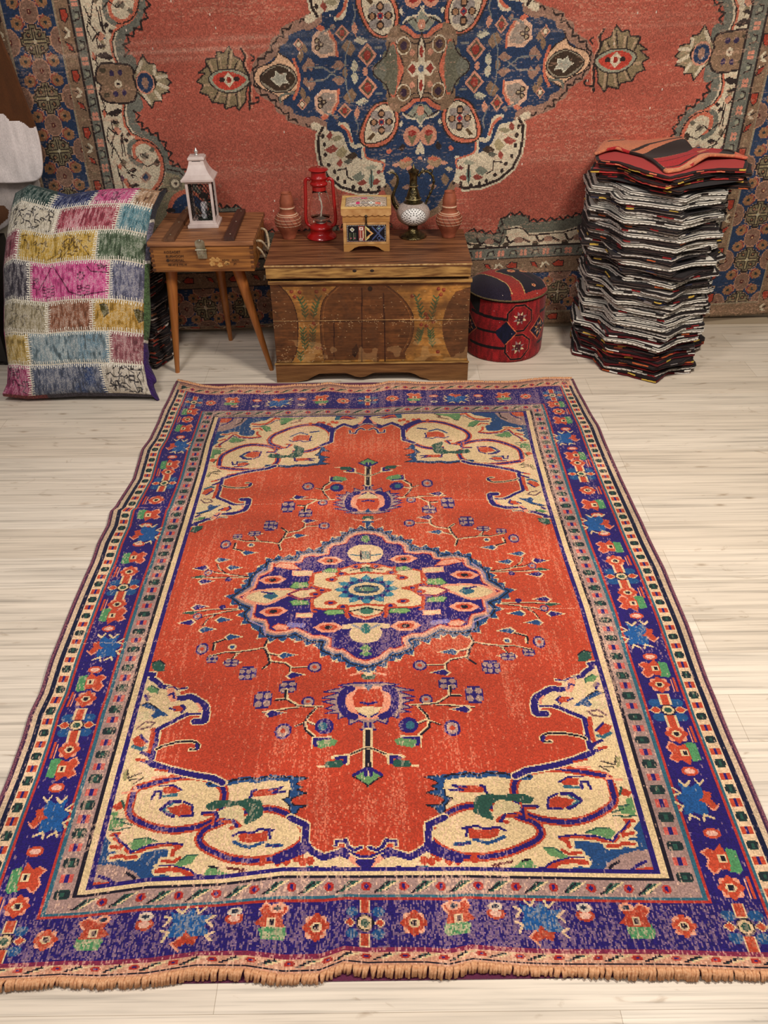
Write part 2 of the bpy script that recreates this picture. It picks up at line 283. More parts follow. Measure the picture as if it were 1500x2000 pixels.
    c.line(teeth(out,.030,-.024),.006,CRE);c.line(teeth(out,.030,-.015),.010,BLU);c.line(out,.013,BLU);c.line(off(out,-.002),.005,BLK)
    for p in (z3([(150,560),(240,600),(250,650)]),z3([(170,480),(160,540)]),z3([(170,340),(200,270),(250,235)])): c.line(p,.006,(150,130,160))
    # side tip
    t=sm(z3([(130,415),(180,385),(240,375),(320,370),(420,375),(330,420),(260,450),(180,440)]),4,True);c.line(t,.02,SAL,True);c.poly(t,CRE);c.poly(z3([(240,400),(300,380),(330,405),(290,430),(240,415)]),TEA);c.line(z3([(230,380),(290,390)]),.007,NAV)
    # cream flower spots at top and bottom
    c.T=[ident,lambda p:np.c_[-.04-p[:,0],p[:,1]]]
    c.poly(sm(z3([(880,85),(820,90),(770,115),(760,150),(800,190),(880,200)]),4),CRE);c.poly(z3([(880,125),(840,130),(845,175),(880,180)]),(110,130,120));c.line(z3([(780,150),(840,155)]),.007,TEA);c.line(z3([(842,125),(842,180)]),.005,BLK)
    c.poly(sm(z3([(880,575),(820,580),(770,630),(790,680),(840,695),(880,700)]),4),CRE);c.line(z3([(740,600),(820,590)]),.02,CRE);c.poly(sm(z3([(880,580),(850,590),(840,610),(850,635),(880,640)]),3),(50,110,104));c.line(z3([(790,590),(840,610)]),.008,(140,140,150))
    c.poly(z3([(880,30),(850,35),(840,60),(880,75)]),LGR);c.poly(z3([(880,705),(865,710),(830,730),(860,745),(880,780)]),LGR);c.line(z3([(865,715),(865,770)]),.010,LGR);c.line(z3([(840,765),(880,745)]),.008,LGR)
    c.T=full
    for q in ((295,305),(300,503),(650,187),(640,602)):
        p=z3([q])[0];c.poly([(p[0]-.045,p[1]),(p[0]-.02,p[1]-.02),(p[0]+.02,p[1]-.02),(p[0]+.045,p[1]),(p[0]+.02,p[1]+.02),(p[0]-.02,p[1]+.02)],SAL);c.dot(p,.026,.013,RED);c.dot(p,.012,.008,BLK)
    # inner lobes of red/salmon scrolls
    for p in (z3([(300,225),(340,200),(420,205),(470,240),(400,240),(350,230)]),z3([(290,600),(330,580),(400,590),(380,620),(320,620)])): c.poly(p,SAL);c.line(p,.004,RED)
    c.line(z3([(400,585),(480,590)]),.018,(120,110,170))
    # cream star body
    body=z3([(880,205),(800,215),(720,240),(600,255),(540,270),(520,330),(545,345),(600,360),(660,370),(600,385),(570,410),(540,430),(545,480),(610,490),(700,490),(760,500),(800,530),(880,545)])
    c.poly(mid(body),CRE);c.line(body,.008,RED)
    for a,b in (((420,250),(540,280)),((440,515),(540,540))):
        q=z3([a,(b[0],a[1]),b,(a[0],b[1])]);c.poly(q,CRE);c.line(q,.004,SAL,True)
    g=[z3([(400,350),(430,320),(510,320),(520,350),(430,362)]),z3([(400,440),(430,432),(510,435),(520,460),(420,465)]),z3([(600,255),(640,232),(700,240),(720,260),(650,262)]),z3([(610,510),(640,492),(730,492),(740,520),(640,525)])]
    for q in g: c.poly(q,(120,160,96));c.line(q,.003,GRN,True)
    q=z3([(390,395),(470,365),(560,360),(600,385),(560,415),(460,425)]);c.poly(q,CRE);c.line(q,.009,RED,True);c.line(q,.003,NAV,True)
    c.line(z3([(545,270),(545,330),(520,350)]),.009,RED);c.line(z3([(535,430),(540,500),(560,505)]),.009,RED)
    c.line(z3([(700,235),(710,280),(640,300)]),.008,RED);c.line(z3([(760,490),(750,520),(760,540)]),.012,RED);c.line(z3([(790,530),(870,555)]),.007,SAL)
    for q in ((660,305),(655,450),(600,370),(560,395),(720,270),(730,475),(810,225)): p=z3([q])[0];c.dot(p,.020,.011,RED);c.dot(p,.008,.006,NAV)
    # blue star-flower with cream eye
    c.T=[ident,lambda p:np.c_[-.036-p[:,0],p[:,1]]]
    e=(-.018,1.150)
    star=[]
    for k in range(24):
        an=k*math.pi/12;r=1. if k%2==0 else .72;star.append((e[0]+.108*r*math.cos(an),e[1]+.075*r*math.sin(an)))
    c.poly(star,(34,80,120));c.line(star+star[:1],.0045,CRE)
    for k in range(12):
        an=k*math.pi/6;c.dot((e[0]+.082*math.cos(an),e[1]+.056*math.sin(an)),.013,.010,(64,130,150));an+=math.pi/12;c.dot((e[0]+.068*math.cos(an),e[1]+.044*math.sin(an)),.008,.006,NAV)
    c.dot(e,.056,.032,CRE);c.dot(e,.040,.020,(60,90,110));c.dot(e,.024,.010,(100,130,100));c.line([(e[0]-.035,e[1]+.012),(e[0]+.02,e[1]+.016)],.003,BLK);c.line([(e[0]-.02,e[1]-.012),(e[0]+.034,e[1]-.012)],.003,BLK)
    for y in (245,500): p=z3([(872,y)])[0];c.dot(p,.02,.016,(60,110,90));c.line([(p[0]-.05,p[1]-.004),(p[0]+.0,p[1]+.012)],.005,BLK)
    for y in (275,475): p=z3([(872,y)])[0];c.line([(p[0]-.06,p[1]),(p[0],p[1]+.01)],.009,RED)
    # ---- field frame and borders
    c.T=[ident];c.M=ident
    def fr(xi,yb,yt,col): # frame fill outside given rectangle
        c.rect(-1,-1,-xi,3,col);c.rect(xi,-1,1,3,col);c.rect(-1,-1,1,yb,col);c.rect(-1,yt,1,3,col)
    for xi,yb,yt,col in ((.622,.214,2.268,NAV),(.636,.205,2.276,CRE),(.653,.194,2.282,BLK),(.661,.188,2.287,MAU),(.709,.148,2.333,TEA),(.718,.143,2.338,DRD),(.7245,.138,2.343,NAV)): fr(xi,yb,yt,col)
    for s in (-1,1):
        a=lambda v:s*v
        c.rect(a(.829),.03,a(.834),2.545,DRD);c.rect(a(.834),.025,a(.840),2.55,TEA);c.rect(a(.840),0,a(.873),2.56,(226,190,152));c.rect(a(.873),-.1,a(.887),3,(18,22,52));c.rect(a(.887),-.1,a(.898),3,(204,176,146));c.rect(a(.898),-.1,a(.91),3,(62,30,62))
    PNK=(204,146,118)
    c.rect(-.87,.026,.87,.034,(130,40,70));c.rect(-.885,-.1,.885,.026,PNK);c.rect(-.885,.003,.885,.0065,BLK)
    c.rect(-.835,2.497,.835,2.505,(120,40,80));c.rect(-.885,2.505,.885,2.9,PNK);c.rect(-.885,2.548,.885,2.552,BLK)
    c.rect(-.895,2.560,.895,2.564,(80,30,60))
    # guard blocks down the sides
    for k in range(40):
        y=.05+.0365*2*k
        for s in (-1,1):
            for xc,bw,dk in ((.857,.010,1),(.686,.013,0)):
                if xc<.8 and (y<.16 or y>2.33): continue
                jx=rng.normal(0,.001)
                if y<2.54: c.rect(s*xc-bw,y-.012,s*xc+bw,y+.012,(34,56,52));c.rect(s*xc-bw-.004,y-.007,s*xc+bw+.004,y+.007,(28,40,44));c.rect(s*xc-bw*.4,y-.006,s*xc+bw*.4,y+.006,GRN)
                y2=y+.0365
                if y2<(2.53 if dk else 2.32): c.rect(s*xc-bw-.002,y2-.010,s*xc+bw+.002,y2+.010,RED if dk else (200,84,74));c.rect(s*xc-.0035,y2-.010,s*xc+.0035,y2+.010,NAV)
    # leaf-and-dot guards across the ends
    def guard(y0,y1,xa,xb,dark=GRN):
        n=int((xb-xa)/.078);st=(xb-xa)/n;ym=(y0+y1)/2;h=(y1-y0)/2*.72
        for k in range(n):
            x=xa+k*st
            c.poly([(x-.002,ym-h),(x+.024,ym-h*.7),(x+.050,ym+h),(x+.022,ym+h*.8)],dark);c.line([(x-.002,ym-h),(x+.03,ym+h*.75)],.004,BLK);c.line([(x+.016,ym-h*.7),(x+.052,ym+h)],.004,CRE)
            c.dot((x+.062,ym),.011,h*.75,DRD);c.dot((x+.062,ym),.004,h*.4,NAV)
    guard(.150,.188,-.655,.66);guard(.007,.026,-.87,.87);guard(2.288,2.332,-.66,.66);guard(2.506,2.545,-.87,.87)
    # main border flowers
    def cross(x,y,s=1.):
        for dx,dy in ((-.032,0),(.032,0)): c.poly([(x+dx-.018*s,y),(x+dx,y-.014*s),(x+dx+.018*s,y),(x+dx,y+.014*s)],CRE);c.poly([(x+dx-.013*s,y),(x+dx,y-.011*s),(x+dx+.013*s,y),(x+dx,y+.011*s)],RED)
        for dx in (-.028,.028):
            for dy in (-.024,.024): c.dot((x+dx,y+dy),.018*s,.014*s,(30,78,130))
        for dy in (-.036,.036): c.rect(x-.015*s,y+dy-.019*s,x+.015*s,y+dy+.019*s,CRE);c.rect(x-.011*s,y+dy-.018*s,x+.011*s,y+dy+.018*s,RED)
        c.dot((x,y),.019,.019,BLK);c.dot((x,y),.015,.015,CRE);c.dot((x,y),.009,.009,GRN)
    def ros(x,y,r=.022,ce=BLK):
        for k in range(8):
            a=k*math.pi/4;c.dot((x+r*.8*math.cos(a),y+r*.8*math.sin(a)),r*.38,r*.38,SAL if k%2 else RED)
        c.dot((x,y),r*.85,r*.85,RED);c.dot((x,y),r*.5,r*.45,CRE);c.dot((x,y),r*.3,r*.28,ce)
    def oval(x,y,a=.02,b=.013): c.dot((x,y),a,b,RED);c.dot((x,y),a*.62,b*.6,(226,170,150))
    def tulip(x,y,ax,s=1,f=1):
        # ax 0: opens along y, 1: opens along x
        def R(pts): return [(x+(p if ax==0 else q*f),y+(q*f if ax==0 else p)) for p,q in [(a*s,b) for a,b in pts]]
        c.poly(R([(-.036,-.026),(-.026,-.034),(-.006,-.030),(-.006,.0),(-.014,.026),(-.036,.020)]),(80,140,90))
        c.poly(R([(-.010,-.028),(.012,-.022),(.030,-.034),(.040,-.016),(.030,0),(.042,.016),(.026,.026),(.012,.020),(-.004,.036),(-.012,.014)]),RED)
        c.line(R([(.012,-.022),(.020,-.030),(.030,-.034),(.040,-.016),(.030,0),(.042,.016),(.026,.026)]),.004,SAL)
        c.rect(x-.009,y-.010,x+.009,y+.010,CRE);c.rect(x-.004,y-.006,x+.005,y+.006,BLK)
    def palm(x,y,ax,s=1,f=1):
        def R(pts): return [(x+(p if ax==0 else q*f),y+(q*f if ax==0 else p)) for p,q in [(a*s,b) for a,b in pts]]
        c.poly(R([(-.010,-.05),(.02,-.035),(.044,-.042),(.036,-.010),(.05,.004),(.03,.02),(.034,.046),(.006,.034),(-.014,.048),(-.018,0)]),(28,84,146))
        for p in ([(-.02,-.050),(-.002,-.040),(.004,-.056)],[(.014,-.052),(.030,-.040),(.036,-.054)],[(.050,-.03),(.040,-.018),(.054,-.008)],[(.052,.012),(.036,.018),(.050,.032)],[(.03,.052),(.018,.036),(.006,.050)],[(-.008,.056),(-.016,.040),(-.028,.052)]): c.line(R(p),.0055,CRE)
        c.poly(R([(-.04,-.02),(-.024,-.028),(-.016,-.010),(0,-.004),(-.014,.006),(-.018,.024),(-.036,.018),(-.030,0)]),RED)
        c.line(R([(-.045,-.012),(-.028,-.030),(-.014,-.014)]),.004,SAL)
    for s in (-1,1):
        x0=s*.777
        for y in (.657,1.198,1.785): cross(x0,y)
        for y in (.745,1.12,1.275,1.677,1.86,2.265,.579,.172): ros(x0,y,.024);c.rect(x0+s*.038,y-.026,x0+s*.045,y+.026,RED);c.rect(x0+s*.031,y-.026,x0+s*.036,y+.02,SAL)
        for y,f in ((.805,1),(1.07,-1),(1.35,1),(1.585,-1),(1.915,1),(2.188,-1),(2.336,1),(.520,-1),(.238,1)): tulip(x0+s*.004,y,0,-s,f)
        for y in (.85,1.015,1.42,1.525,1.968,2.12,.467,.30): oval(x0,y)
        for y in (.938,1.475,2.050,.388): palm(x0-s*.004,y,0,-s,1)
    yb=.086
    for yb,f in ((.086,-1),(2.420,1)):
        cross(-.02,yb,.75);cross(-.778,yb,.85);cross(.778,yb,.85)
        for s in (-1,1):
            g=lambda d:-.02+s*d
            ros(g(.104),yb,.024);tulip(g(.20),yb+.01,1,1 if f>0 else 1,s);oval(g(.28),yb+.02);palm(g(.375),yb,1,f*-1,1);oval(g(.47),yb+.02);tulip(g(.575),yb+.008,1,1,-s);ros(g(.672),yb,.022)
            for d,e in ((.19,-.038),(.28,-.036),(.47,-.038),(.56,-.04)): c.dot((g(d),yb+e*f),.016,.010,(210,190,170) if d in(.28,.47) else SAL);c.dot((g(d),yb+e*f),.008,.005,(30,40,60))
    # tulips turn outward at side corners
    # ---- wear: pale warp showing through in streaks and patches
    ny,nx=c.ny,c.nx
    n1=noise2(nx,ny,9,13,rng);n2=noise2(nx,ny,70,22,rng);n3=rng.random((ny,nx));col=noise2(nx,ny,nx*.5,3,rng)
    p=np.clip((n1*.45+n2*.35+col*.42-.66)*1.5,0,.5)+.015
    yy=c.Y[:,None]+0*c.X[None,:];xx=c.X[None,:]+0*yy
    p=p+np.exp(-((yy-.08)/.06)**2)*.22*(np.abs(xx)<.85)+np.exp(-((yy-2.44)/.05)**2)*.12
    p=p+np.exp(-((xx+.0)/.22)**2-((yy-1.36)/.16)**2)*.22+np.exp(-((xx-.1)/.2)**2-((yy-.93)/.07)**2)*.3+np.exp(-((xx+.62)/.02)**2)*.12*(yy<.8)
    p=np.where((np.abs(xx)>.70)&(yy>.2)&(yy<2.3),p*.45,p)
    m=n3<p
    # stretch speckles along the warp
    m2=m.copy()
    for _ in range(2):
        k=(rng.random((ny,nx))<.55);m2[1:]|=m2[:-1]&k[1:]
    pale=np.array((236,190,160))/255.
    a=c.a;mixv=(.35+.4*rng.random((ny,nx)))[...,None]
    red=(a[...,0]>.6)&(a[...,1]<.4)
    mixv=np.where(red[...,None],mixv*.5,mixv)
    nv=(a[...,2]>a[...,0]+.1)[...,None];mixv=np.where(nv,mixv*.75,mixv)
    c.a=np.where(m2[...,None],a*(1-mixv)+pale*mixv,a).astype(np.float32)
    # rows of bare weft
    for yv,xa,xb in ((1.63,-.9,-.3),(.955,-.86,-.55),(1.05,.3,.62),(1.63,.2,.5),(2.03,-.5,-.1)):
        j=int((yv-c.y0)/c.cy);i0=int((xa-c.x0)/c.cx);i1=int((xb-c.x0)/c.cx)
        for i in range(i0,i1):
            if rng.random()<.6: c.a[j+int(rng.random()*1.4),i]=c.a[j,i]*.35+pale*.65
    # dye variation (abrash) row by row, then a near-to-far tone in the field
    ab=(noise2(2,ny,1,26,rng)[:,:1]-.5)*.10;c.a=np.clip(c.a*(1+ab[...,None]+(rng.random((ny,nx,1))-.5)*.24+((n1-.5)*.12)[...,None]),0,1).astype(np.float32)
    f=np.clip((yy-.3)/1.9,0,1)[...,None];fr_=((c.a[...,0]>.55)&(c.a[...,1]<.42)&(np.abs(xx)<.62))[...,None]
    c.a=np.where(fr_,np.clip(c.a*(np.array((.93,.84,.84))*(1-f)+np.array((1.03,1.12,1.05))*f),0,1),c.a).astype(np.float32)  # field reds deeper near, more orange far: part dye, part light painted in
    return c
# ---------------------------------------------------------------- wall rug
WALLY=4.03; WC=.175; WZ=1.185
def wc(pts):
    o=[]
    for x,y in pts:
        p=wall(x,y,WALLY-.02);o.append((p[0],p[2]-.035*(p[0]-WC)))
    return o
def Zw(x0,y0,s): return lambda pts: wc([(x0+x/s,y0+y/s) for x,y in pts])
def paint_wall_rug():
    WR=(174,92,76);WB=(44,60,90);WCR=(206,192,166);WBR=(134,108,86);WGR=(112,112,102);WP=(200,140,116);WD=(52,42,40);WM=(150,116,100);WS=(196,108,84)
    X0,X1,ZT=-1.62,1.945,2.37
    c=Cv(X0,0,X1,ZT,.0045,.0045,WR);rng=np.random.default_rng(9)
    A=Zw(0,0,4.286);B=Zw(400,0,3.);C_=Zw(0,0,2.);D=Zw(750,0,2.)
    idt=lambda p:p
    mx=lambda p:np.c_[2*WC-p[:,0],p[:,1]]
    mz=lambda p:np.c_[p[:,0],2*WZ-p[:,1]]
    mm=lambda p:mx(mz(p))
    Q=[idt,mx,mz,mm]
    c.T=Q;c.M=idt
    # corner spandrels -------------------------------------------------
    ed=A([(1000,520),(985,440),(965,330),(985,230),(1010,195)])  # above the cartouche, mirrored below too
    lo=A([(1100,860),(1090,950),(1110,1040),(1160,1110),(1290,1175),(1370,1290),(1390,1400),(1430,1425),(1500,1440)])+C_([(760,740),(800,800),(860,830),(930,825)])
    bt=[mx(np.array([q]))[0] for q in D([(800,850),(700,880),(570,890),(545,865),(520,860),(470,870),(450,940),(330,925)])][0:]
    br=[tuple(q) for q in bt]
    side=lo+br
    low=br[-1]
    fill=[(-1.3,WZ)]+[(-1.06,WZ)]+lo+br+[(WC,low[1]-.03),(WC,0),(-1.3,0)]
    c.poly(fill,WCR)
    c.line(lo,.036,WGR);c.line(teeth([(x+.014,y+.008) for x,y in lo],.042,.022),.008,WD);c.line([(x-.03,y-.004) for x,y in lo],.006,WD);c.line([(x-.037,y-.005) for x,y in lo[:6]],.008,WS)
    c.line(br,.05,(104,104,92));c.line(teeth([(x,y+.024) for x,y in br],.04,.016),.008,WD);c.line([(x,y-.035) for x,y in br],.006,WD)
    c.line([(-1.07,WZ),(-1.06,1.1)],.05,WGR)
    cor=A([(1400,1420),(1500,1440)])+C_([(760,740),(800,800),(860,830),(930,825)])+[(-.93,.41),(-1.22,.41),(-1.22,.62)]+A([(1020,1660),(1250,1660),(1350,1560)])
    c.poly(cor,(140,130,104));c.line(cor[:6],.03,WGR);c.line(cor[:6],.006,WD)
    q=sm(B([(-60,540),(-20,500),(60,490)]),3)
    p=C_([(700,760)])[0];c.dot((p[0]+.03,p[1]-.10),.10,.12,WS);c.dot((p[0]+.035,p[1]-.105),.086,.104,WB);c.dot((p[0]+.045,p[1]-.12),.05,.07,WBR)
    p=C_([(684,718)])[0];c.dot(p,.03,.03,(110,100,84));c.dot(p,.018,.018,WCR);c.dot(p,.007,.007,WD)
    for dx,dy in ((-.06,-.03),(.07,.0),(-.04,-.12),(.12,-.06),(-.1,-.2),(.05,-.22)): c.dot((p[0]+dx,p[1]+dy),.022,.012,WD)
    # bottom band scrolls on cream
    for k in range(9):
        x=-1.0+k*.14; y=.425; c.line(sm([(x-.05,y),(x,y+.02),(x+.04,y),(x+.06,y+.03)],4),.010,WD);c.dot((x,y+.01),.022,.014,WM);c.dot((x+.06,y-.01),.016,.012,(70,60,50))
    # side scroll
    s1=sm(A([(1130,1180),(1230,1190),(1320,1270),(1360,1400),(1330,1540),(1220,1640),(1110,1600),(1050,1520)]),5)
    c.poly(sm(A([(1110,1180),(1230,1180),(1330,1260),(1375,1400),(1340,1560),(1220,1660),(1090,1620),(1000,1500),(1060,1300)]),4,True),WCR)
    c.line(s1,.022,WS);c.line([(x+.008,y) for x,y in s1],.006,WD)
    c.line(sm(A([(1180,1190),(1120,1230),(1130,1320),(1180,1370)]),4),.016,WS);c.line(sm(A([(1120,1180),(1080,1230),(1100,1340),(1180,1390)]),4),.02,WGR)
    for q,a,b,col in (((1210,1310),.02,.018,(120,110,96)),((1310,1370),.016,.022,(70,56,48)),((1215,1490),.03,.026,WM),((1215,1490),.014,.018,WB),((1110,1430),.02,.014,WD),((1120,1560),.026,.012,WD),((1030,1370),.016,.020,(110,96,80)),((1270,1260),.014,.014,(110,104,90)),((970,940),.03,.014,WD),((930,960),.014,.010,WD),((970,1040),.014,.022,(140,126,100)),((990,1090),.012,.010,WB),((1070,1130),.012,.010,WD),((1020,1500),.010,.02,(90,60,80)),((870,960),.008,.02,WS),((860,470),.03,.014,WD),((835,310),.02,.02,WP),((840,390),.022,.010,WD),((880,215),.012,.014,WD),((1040,1640),.012,.012,WD),((1000,1400),.01,.016,WS)):
        p=A([q])[0];c.poly([(p[0]-a,p[1]),(p[0]-a*.2,p[1]-b*.8),(p[0]+a*.5,p[1]-b*.5),(p[0]+a,p[1]+b*.2),(p[0]+a*.3,p[1]+b),(p[0]-a*.4,p[1]+b*.5)],col)
    for l in ([(840,820),(880,900),(850,940)],[(930,1010),(940,1080),(980,1130)],[(900,1070),(960,1120),(930,1200),(970,1270)],[(1020,1120),(1030,1220),(1050,1310)],[(960,1250),(1000,1330),(1040,1400),(1110,1490)],[(980,1380),(1000,1480),(1030,1560),(1020,1640)],[(800,460),(800,540)],[(700,60),(740,150),(720,240),(760,330)],[(800,60),(830,160),(850,260)],[(1060,1290),(1130,1340),(1180,1290),(1240,1330)],[(1190,1370),(1230,1400),(1290,1370)],[(1140,1480),(1060,1450)]):
        c.line(A(l),.005,WD)
    # brown four-lobed cartouche and star flower
    c.T=[idt,mx]
    q=sm(A([(820,560),(860,530),(970,535),(1080,550),(1115,610),(1110,660),(1135,700),(1145,760),(1120,840),(1060,865),(960,865),(880,850),(830,790),(840,720),(800,680),(800,600)]),4,True)
    c.poly(q,WBR);c.line(q,.008,WD,True)
    p=A([(985,705)])[0];c.dot(p,.016,.016,WCR);c.dot(p,.006,.006,WD)
    for q in ((930,615),(1000,610),(965,790),(1035,780)): c.dot(A([q])[0],.010,.012,(60,50,80))
    for q in ((855,590),(890,800)): c.dot(A([q])[0],.014,.010,(80,70,56))
    q=A([(1110,640),(1190,460),(1230,530),(1290,540),(1310,600),(1390,610),(1385,650),(1430,690),(1380,740),(1420,770),(1350,790),(1350,850),(1290,850),(1270,910),(1210,830),(1150,780)])
    c.poly(q,(150,136,108));c.line(q,.006,WD,True)
    for l in ([(1180,520),(1150,600)],[(1290,560),(1290,620)],[(1390,640),(1310,650)],[(1400,740),(1310,700)],[(1340,830),(1300,770)],[(1250,860),(1200,790)]): c.line(A(l),.014,WCR)
    q=sm(A([(1120,700),(1150,630),(1210,605),(1280,640),(1310,690),(1290,750),(1230,785),(1160,770)]),3,True);c.poly(q,WD);
    p=A([(1212,695)])[0];c.dot(p,.040,.046,WP);c.dot(p,.034,.038,WB);c.dot(p,.014,.022,WM)
    # large palmette in the red
    q=B([(0,430),(-40,430),(10,390),(0,350),(60,340),(70,305),(110,310),(140,270),(170,330),(210,350),(240,390),(265,465),(240,540),(240,590),(200,650),(180,620),(120,640),(110,610),(40,600),(20,560),(-30,545),(-10,500),(-50,480)])
    c.poly(q,(134,118,90));c.line(q,.006,WD,True)
    for l in ([(140,300),(130,400)],[(70,340),(80,410)],[(10,370),(40,440)],[(190,360),(170,410)],[(-20,500),(30,500)],[(50,590),(80,530)],[(120,620),(130,550)],[(190,620),(180,540)]): c.line(B(l),.005,WD);c.line([(x+.012,y) for x,y in B(l)],.008,(176,150,120))
    q=sm(B([(20,465),(60,420),(140,405),(210,420),(265,465),(210,530),(130,545),(60,520)]),4,True);c.poly(q,(150,150,130));c.line(q,.005,WD,True)
    q=sm(B([(45,465),(80,430),(140,420),(200,440),(240,468),(190,515),(130,530),(75,510)]),4,True);c.poly(q,(186,70,56))
    p=B([(140,470)])[0];c.poly([(p[0]-.03,p[1]),(p[0],p[1]+.03),(p[0]+.03,p[1]),(p[0],p[1]-.03)],WCR);c.dot(B([(100,470)])[0],.012,.010,WD);c.dot(B([(185,465)])[0],.012,.010,WD);c.dot(p,.010,.012,(150,50,40))
    c.line(sm(B([(210,285),(235,330),(225,380),(262,460),(262,560),(262,640)]),4),.010,WD);c.line(sm(B([(222,290),(247,330),(237,380),(274,460),(274,560),(275,635)]),4),.006,WP)
    c.line(sm(B([(265,610),(310,600),(315,575),(295,575)]),3),.007,WD);c.line(sm(B([(270,325),(290,340),(275,360)]),3),.007,WD)
    # medallion -----------------------------------------------------------
    c.T=Q
    z0=WZ
    o=B([(292,463),(320,520),(345,545),(400,575),(430,600),(440,640),(490,655),(500,690),(540,705),(600,720),(640,740),(690,752),(665,800),(665,880),(680,960),(720,1040),(800,1100),(900,1128),(1000,1130),(1060,1095)])+[(.08,.60),(.13,.575),(WC,.555)]
    c.poly([(WC,z0)]+[(o[0][0],z0)]+o,WB)
    cl=o[7:]
    c.line(o[:12],.040,WM);c.line(teeth(o[:12],.04,-.016),.007,WD);
    c.line(o[10:19],.03,WCR);c.line(o[19:],.03,WBR)
    c.poly(sm(B([(690,760),(740,770),(800,780),(830,850),(860,900),(930,940),(1030,960),(1050,1030),(1060,1095),(1000,1130),(900,1128),(800,1100),(720,1040),(680,960),(665,880),(665,800)]),4,True),WCR)
    c.line(o[11:20],.012,WD)
    for q in ((700,850),(705,910),(725,970),(780,1050),(820,1070),(870,1100),(910,1110),(1020,1100),(960,1120),(760,1010),(690,800)): c.dot(B([q])[0],.008,.010,WD)
    for q,a,b,col in (((740,880),.03,.02,(150,76,66)),((800,900),.026,.03,(160,146,112)),((860,920),.03,.02,(70,56,46)),((790,960),.014,.02,(150,70,60)),((900,1040),.03,.024,(120,124,110)),((920,1075),.024,.016,(140,70,60)),((1000,1070),.024,.016,(140,70,60)),((975,1060),.012,.05,(110,130,120)),((730,800),.014,.022,(140,70,60)),((770,815),.03,.014,(150,140,112)),((840,950),.022,.014,(90,90,80)),((975,985),.03,.014,(150,150,130)),((1020,1010),.012,.012,(120,60,60))):
        p=B([q])[0];c.poly([(p[0]-a,p[1]),(p[0]-a*.2,p[1]-b*.8),(p[0]+a*.5,p[1]-b*.5),(p[0]+a,p[1]+b*.2),(p[0]+a*.3,p[1]+b),(p[0]-a*.4,p[1]+b*.5)],col)
    c.line(B([(780,1000),(830,990),(835,1040),(870,1060)]),.006,WD);c.line(B([(975,1000),(975,1100)]),.006,WD)
    # white rims / salmon arcs inside the medallion
    c.line(sm(B([(790,730),(830,740),(850,800),(870,860),(920,850)]),4),.018,WCR);c.line(sm(B([(800,740),(835,770),(860,830)]),4),.012,WS)
    c.line(sm(B([(930,860),(930,930),(990,955),(1050,945)]),3),.014,WCR);c.line(sm(B([(935,870),(945,925),(1000,945),(1050,960),(1040,1010)]),3),.008,WS)
    c.line(sm(B([(560,720),(640,700),(700,730)]),3),.022,WM)
    # four cream ovals
    def loop(q,ax):
        c.poly(q,WD)
    ov=sm(B([(925,850),(905,800),(925,730),(970,640),(1030,600),(1090,600),(1130,650),(1140,720),(1110,800),(1060,850),(980,870)]),4,True)
    c.poly(ov,WS);c.line(ov,.006,WD,True)
    ov=sm(B([(940,840),(935,790),(950,720),(990,650),(1040,615),(1085,625),(1115,680),(1110,750),(1070,810),(1000,840)]),4,True)
    c.poly(ov,WCR);c.line(ov,.005,WD,True)
    for q,a in (((1000,680),.02),((1070,680),.02),((1000,750),.02),((1070,750),.02)): c.dot(B([q])[0],a,a,(150,140,134))
    p=B([(1035,718)])[0]
    for dx,dy in ((0,.034),(0,-.034),(.034,0),(-.034,0)): c.dot((p[0]+dx,p[1]+dy),.016 if dx==0 else .018,.018 if dx==0 else .014,WD);c.dot((p[0]+dx,p[1]+dy),.010,.011,(160,120,90))
    c.dot(p,.014,.014,(160,60,60));c.dot(p,.007,.007,WB);c.poly(B([(950,820),(985,780),(1000,790),(975,825)]),(90,70,50))
    # palmettes and small flowers on the blue
    def fan(p,f=1):
        x,y=p;q=[(x-.055*f,y+.02),(x-.05*f,y-.03),(x-.02*f,y-.055),(x+.02*f,y-.05),(x+.05*f,y+.0),(x+.052*f,y+.045),(x-.02*f,y+.05)]
        c.poly(q,(214,172,146));q2=[(x+(a-x)*.72,y+(b-y)*.72) for a,b in q];c.poly(q2,(150,136,124));c.line(q[3:6],.010,WS)
        for dx,dy in ((-.03,.012),(-.03,-.014),(-.014,0)): c.dot((x+dx*f,y+dy),.012,.011,WD);c.dot((x+dx*f,y+dy),.006,.006,(170,150,120))
    fan(B([(715,600)])[0])
    def dia(p,a=.03,col=(150,60,52)):
        x,y=p;c.poly([(x-a,y),(x,y+a*1.1),(x+a,y),(x,y-a*1.1)],WP);c.poly([(x-a*.7,y),(x,y+a*.8),(x+a*.7,y),(x,y-a*.8)],(90,80,66));c.dot(p,a*.36,a*.45,col)
    dia(B([(955,515)])[0],.042);dia(B([(820,650)])[0],.03);dia(B([(570,615)])[0],.022,(220,200,170))
    for q,a,b,col in (((890,670),.014,.03,WP),((600,590),.014,.022,WBR),((585,400),.014,.022,WM),((620,500),.022,.03,WM),((780,390),.03,.02,WM),((850,570),.03,.035,WBR),((920,600),.03,.018,(190,184,160)),((875,400),.016,.022,(190,184,160)),((880,470),.014,.02,(190,184,160)),((790,480),.02,.02,WM),((940,430),.012,.014,WP),((700,690),.02,.014,WS),((770,690),.012,.014,WM),((820,420),.012,.02,WBR),((560,330),.014,.03,WBR),((760,640),.012,.010,WS)):
        p=B([q])[0];c.poly([(p[0]-a,p[1]),(p[0]-a*.2,p[1]-b*.8),(p[0]+a*.5,p[1]-b*.5),(p[0]+a,p[1]+b*.2),(p[0]+a*.3,p[1]+b),(p[0]-a*.4,p[1]+b*.5)],col)
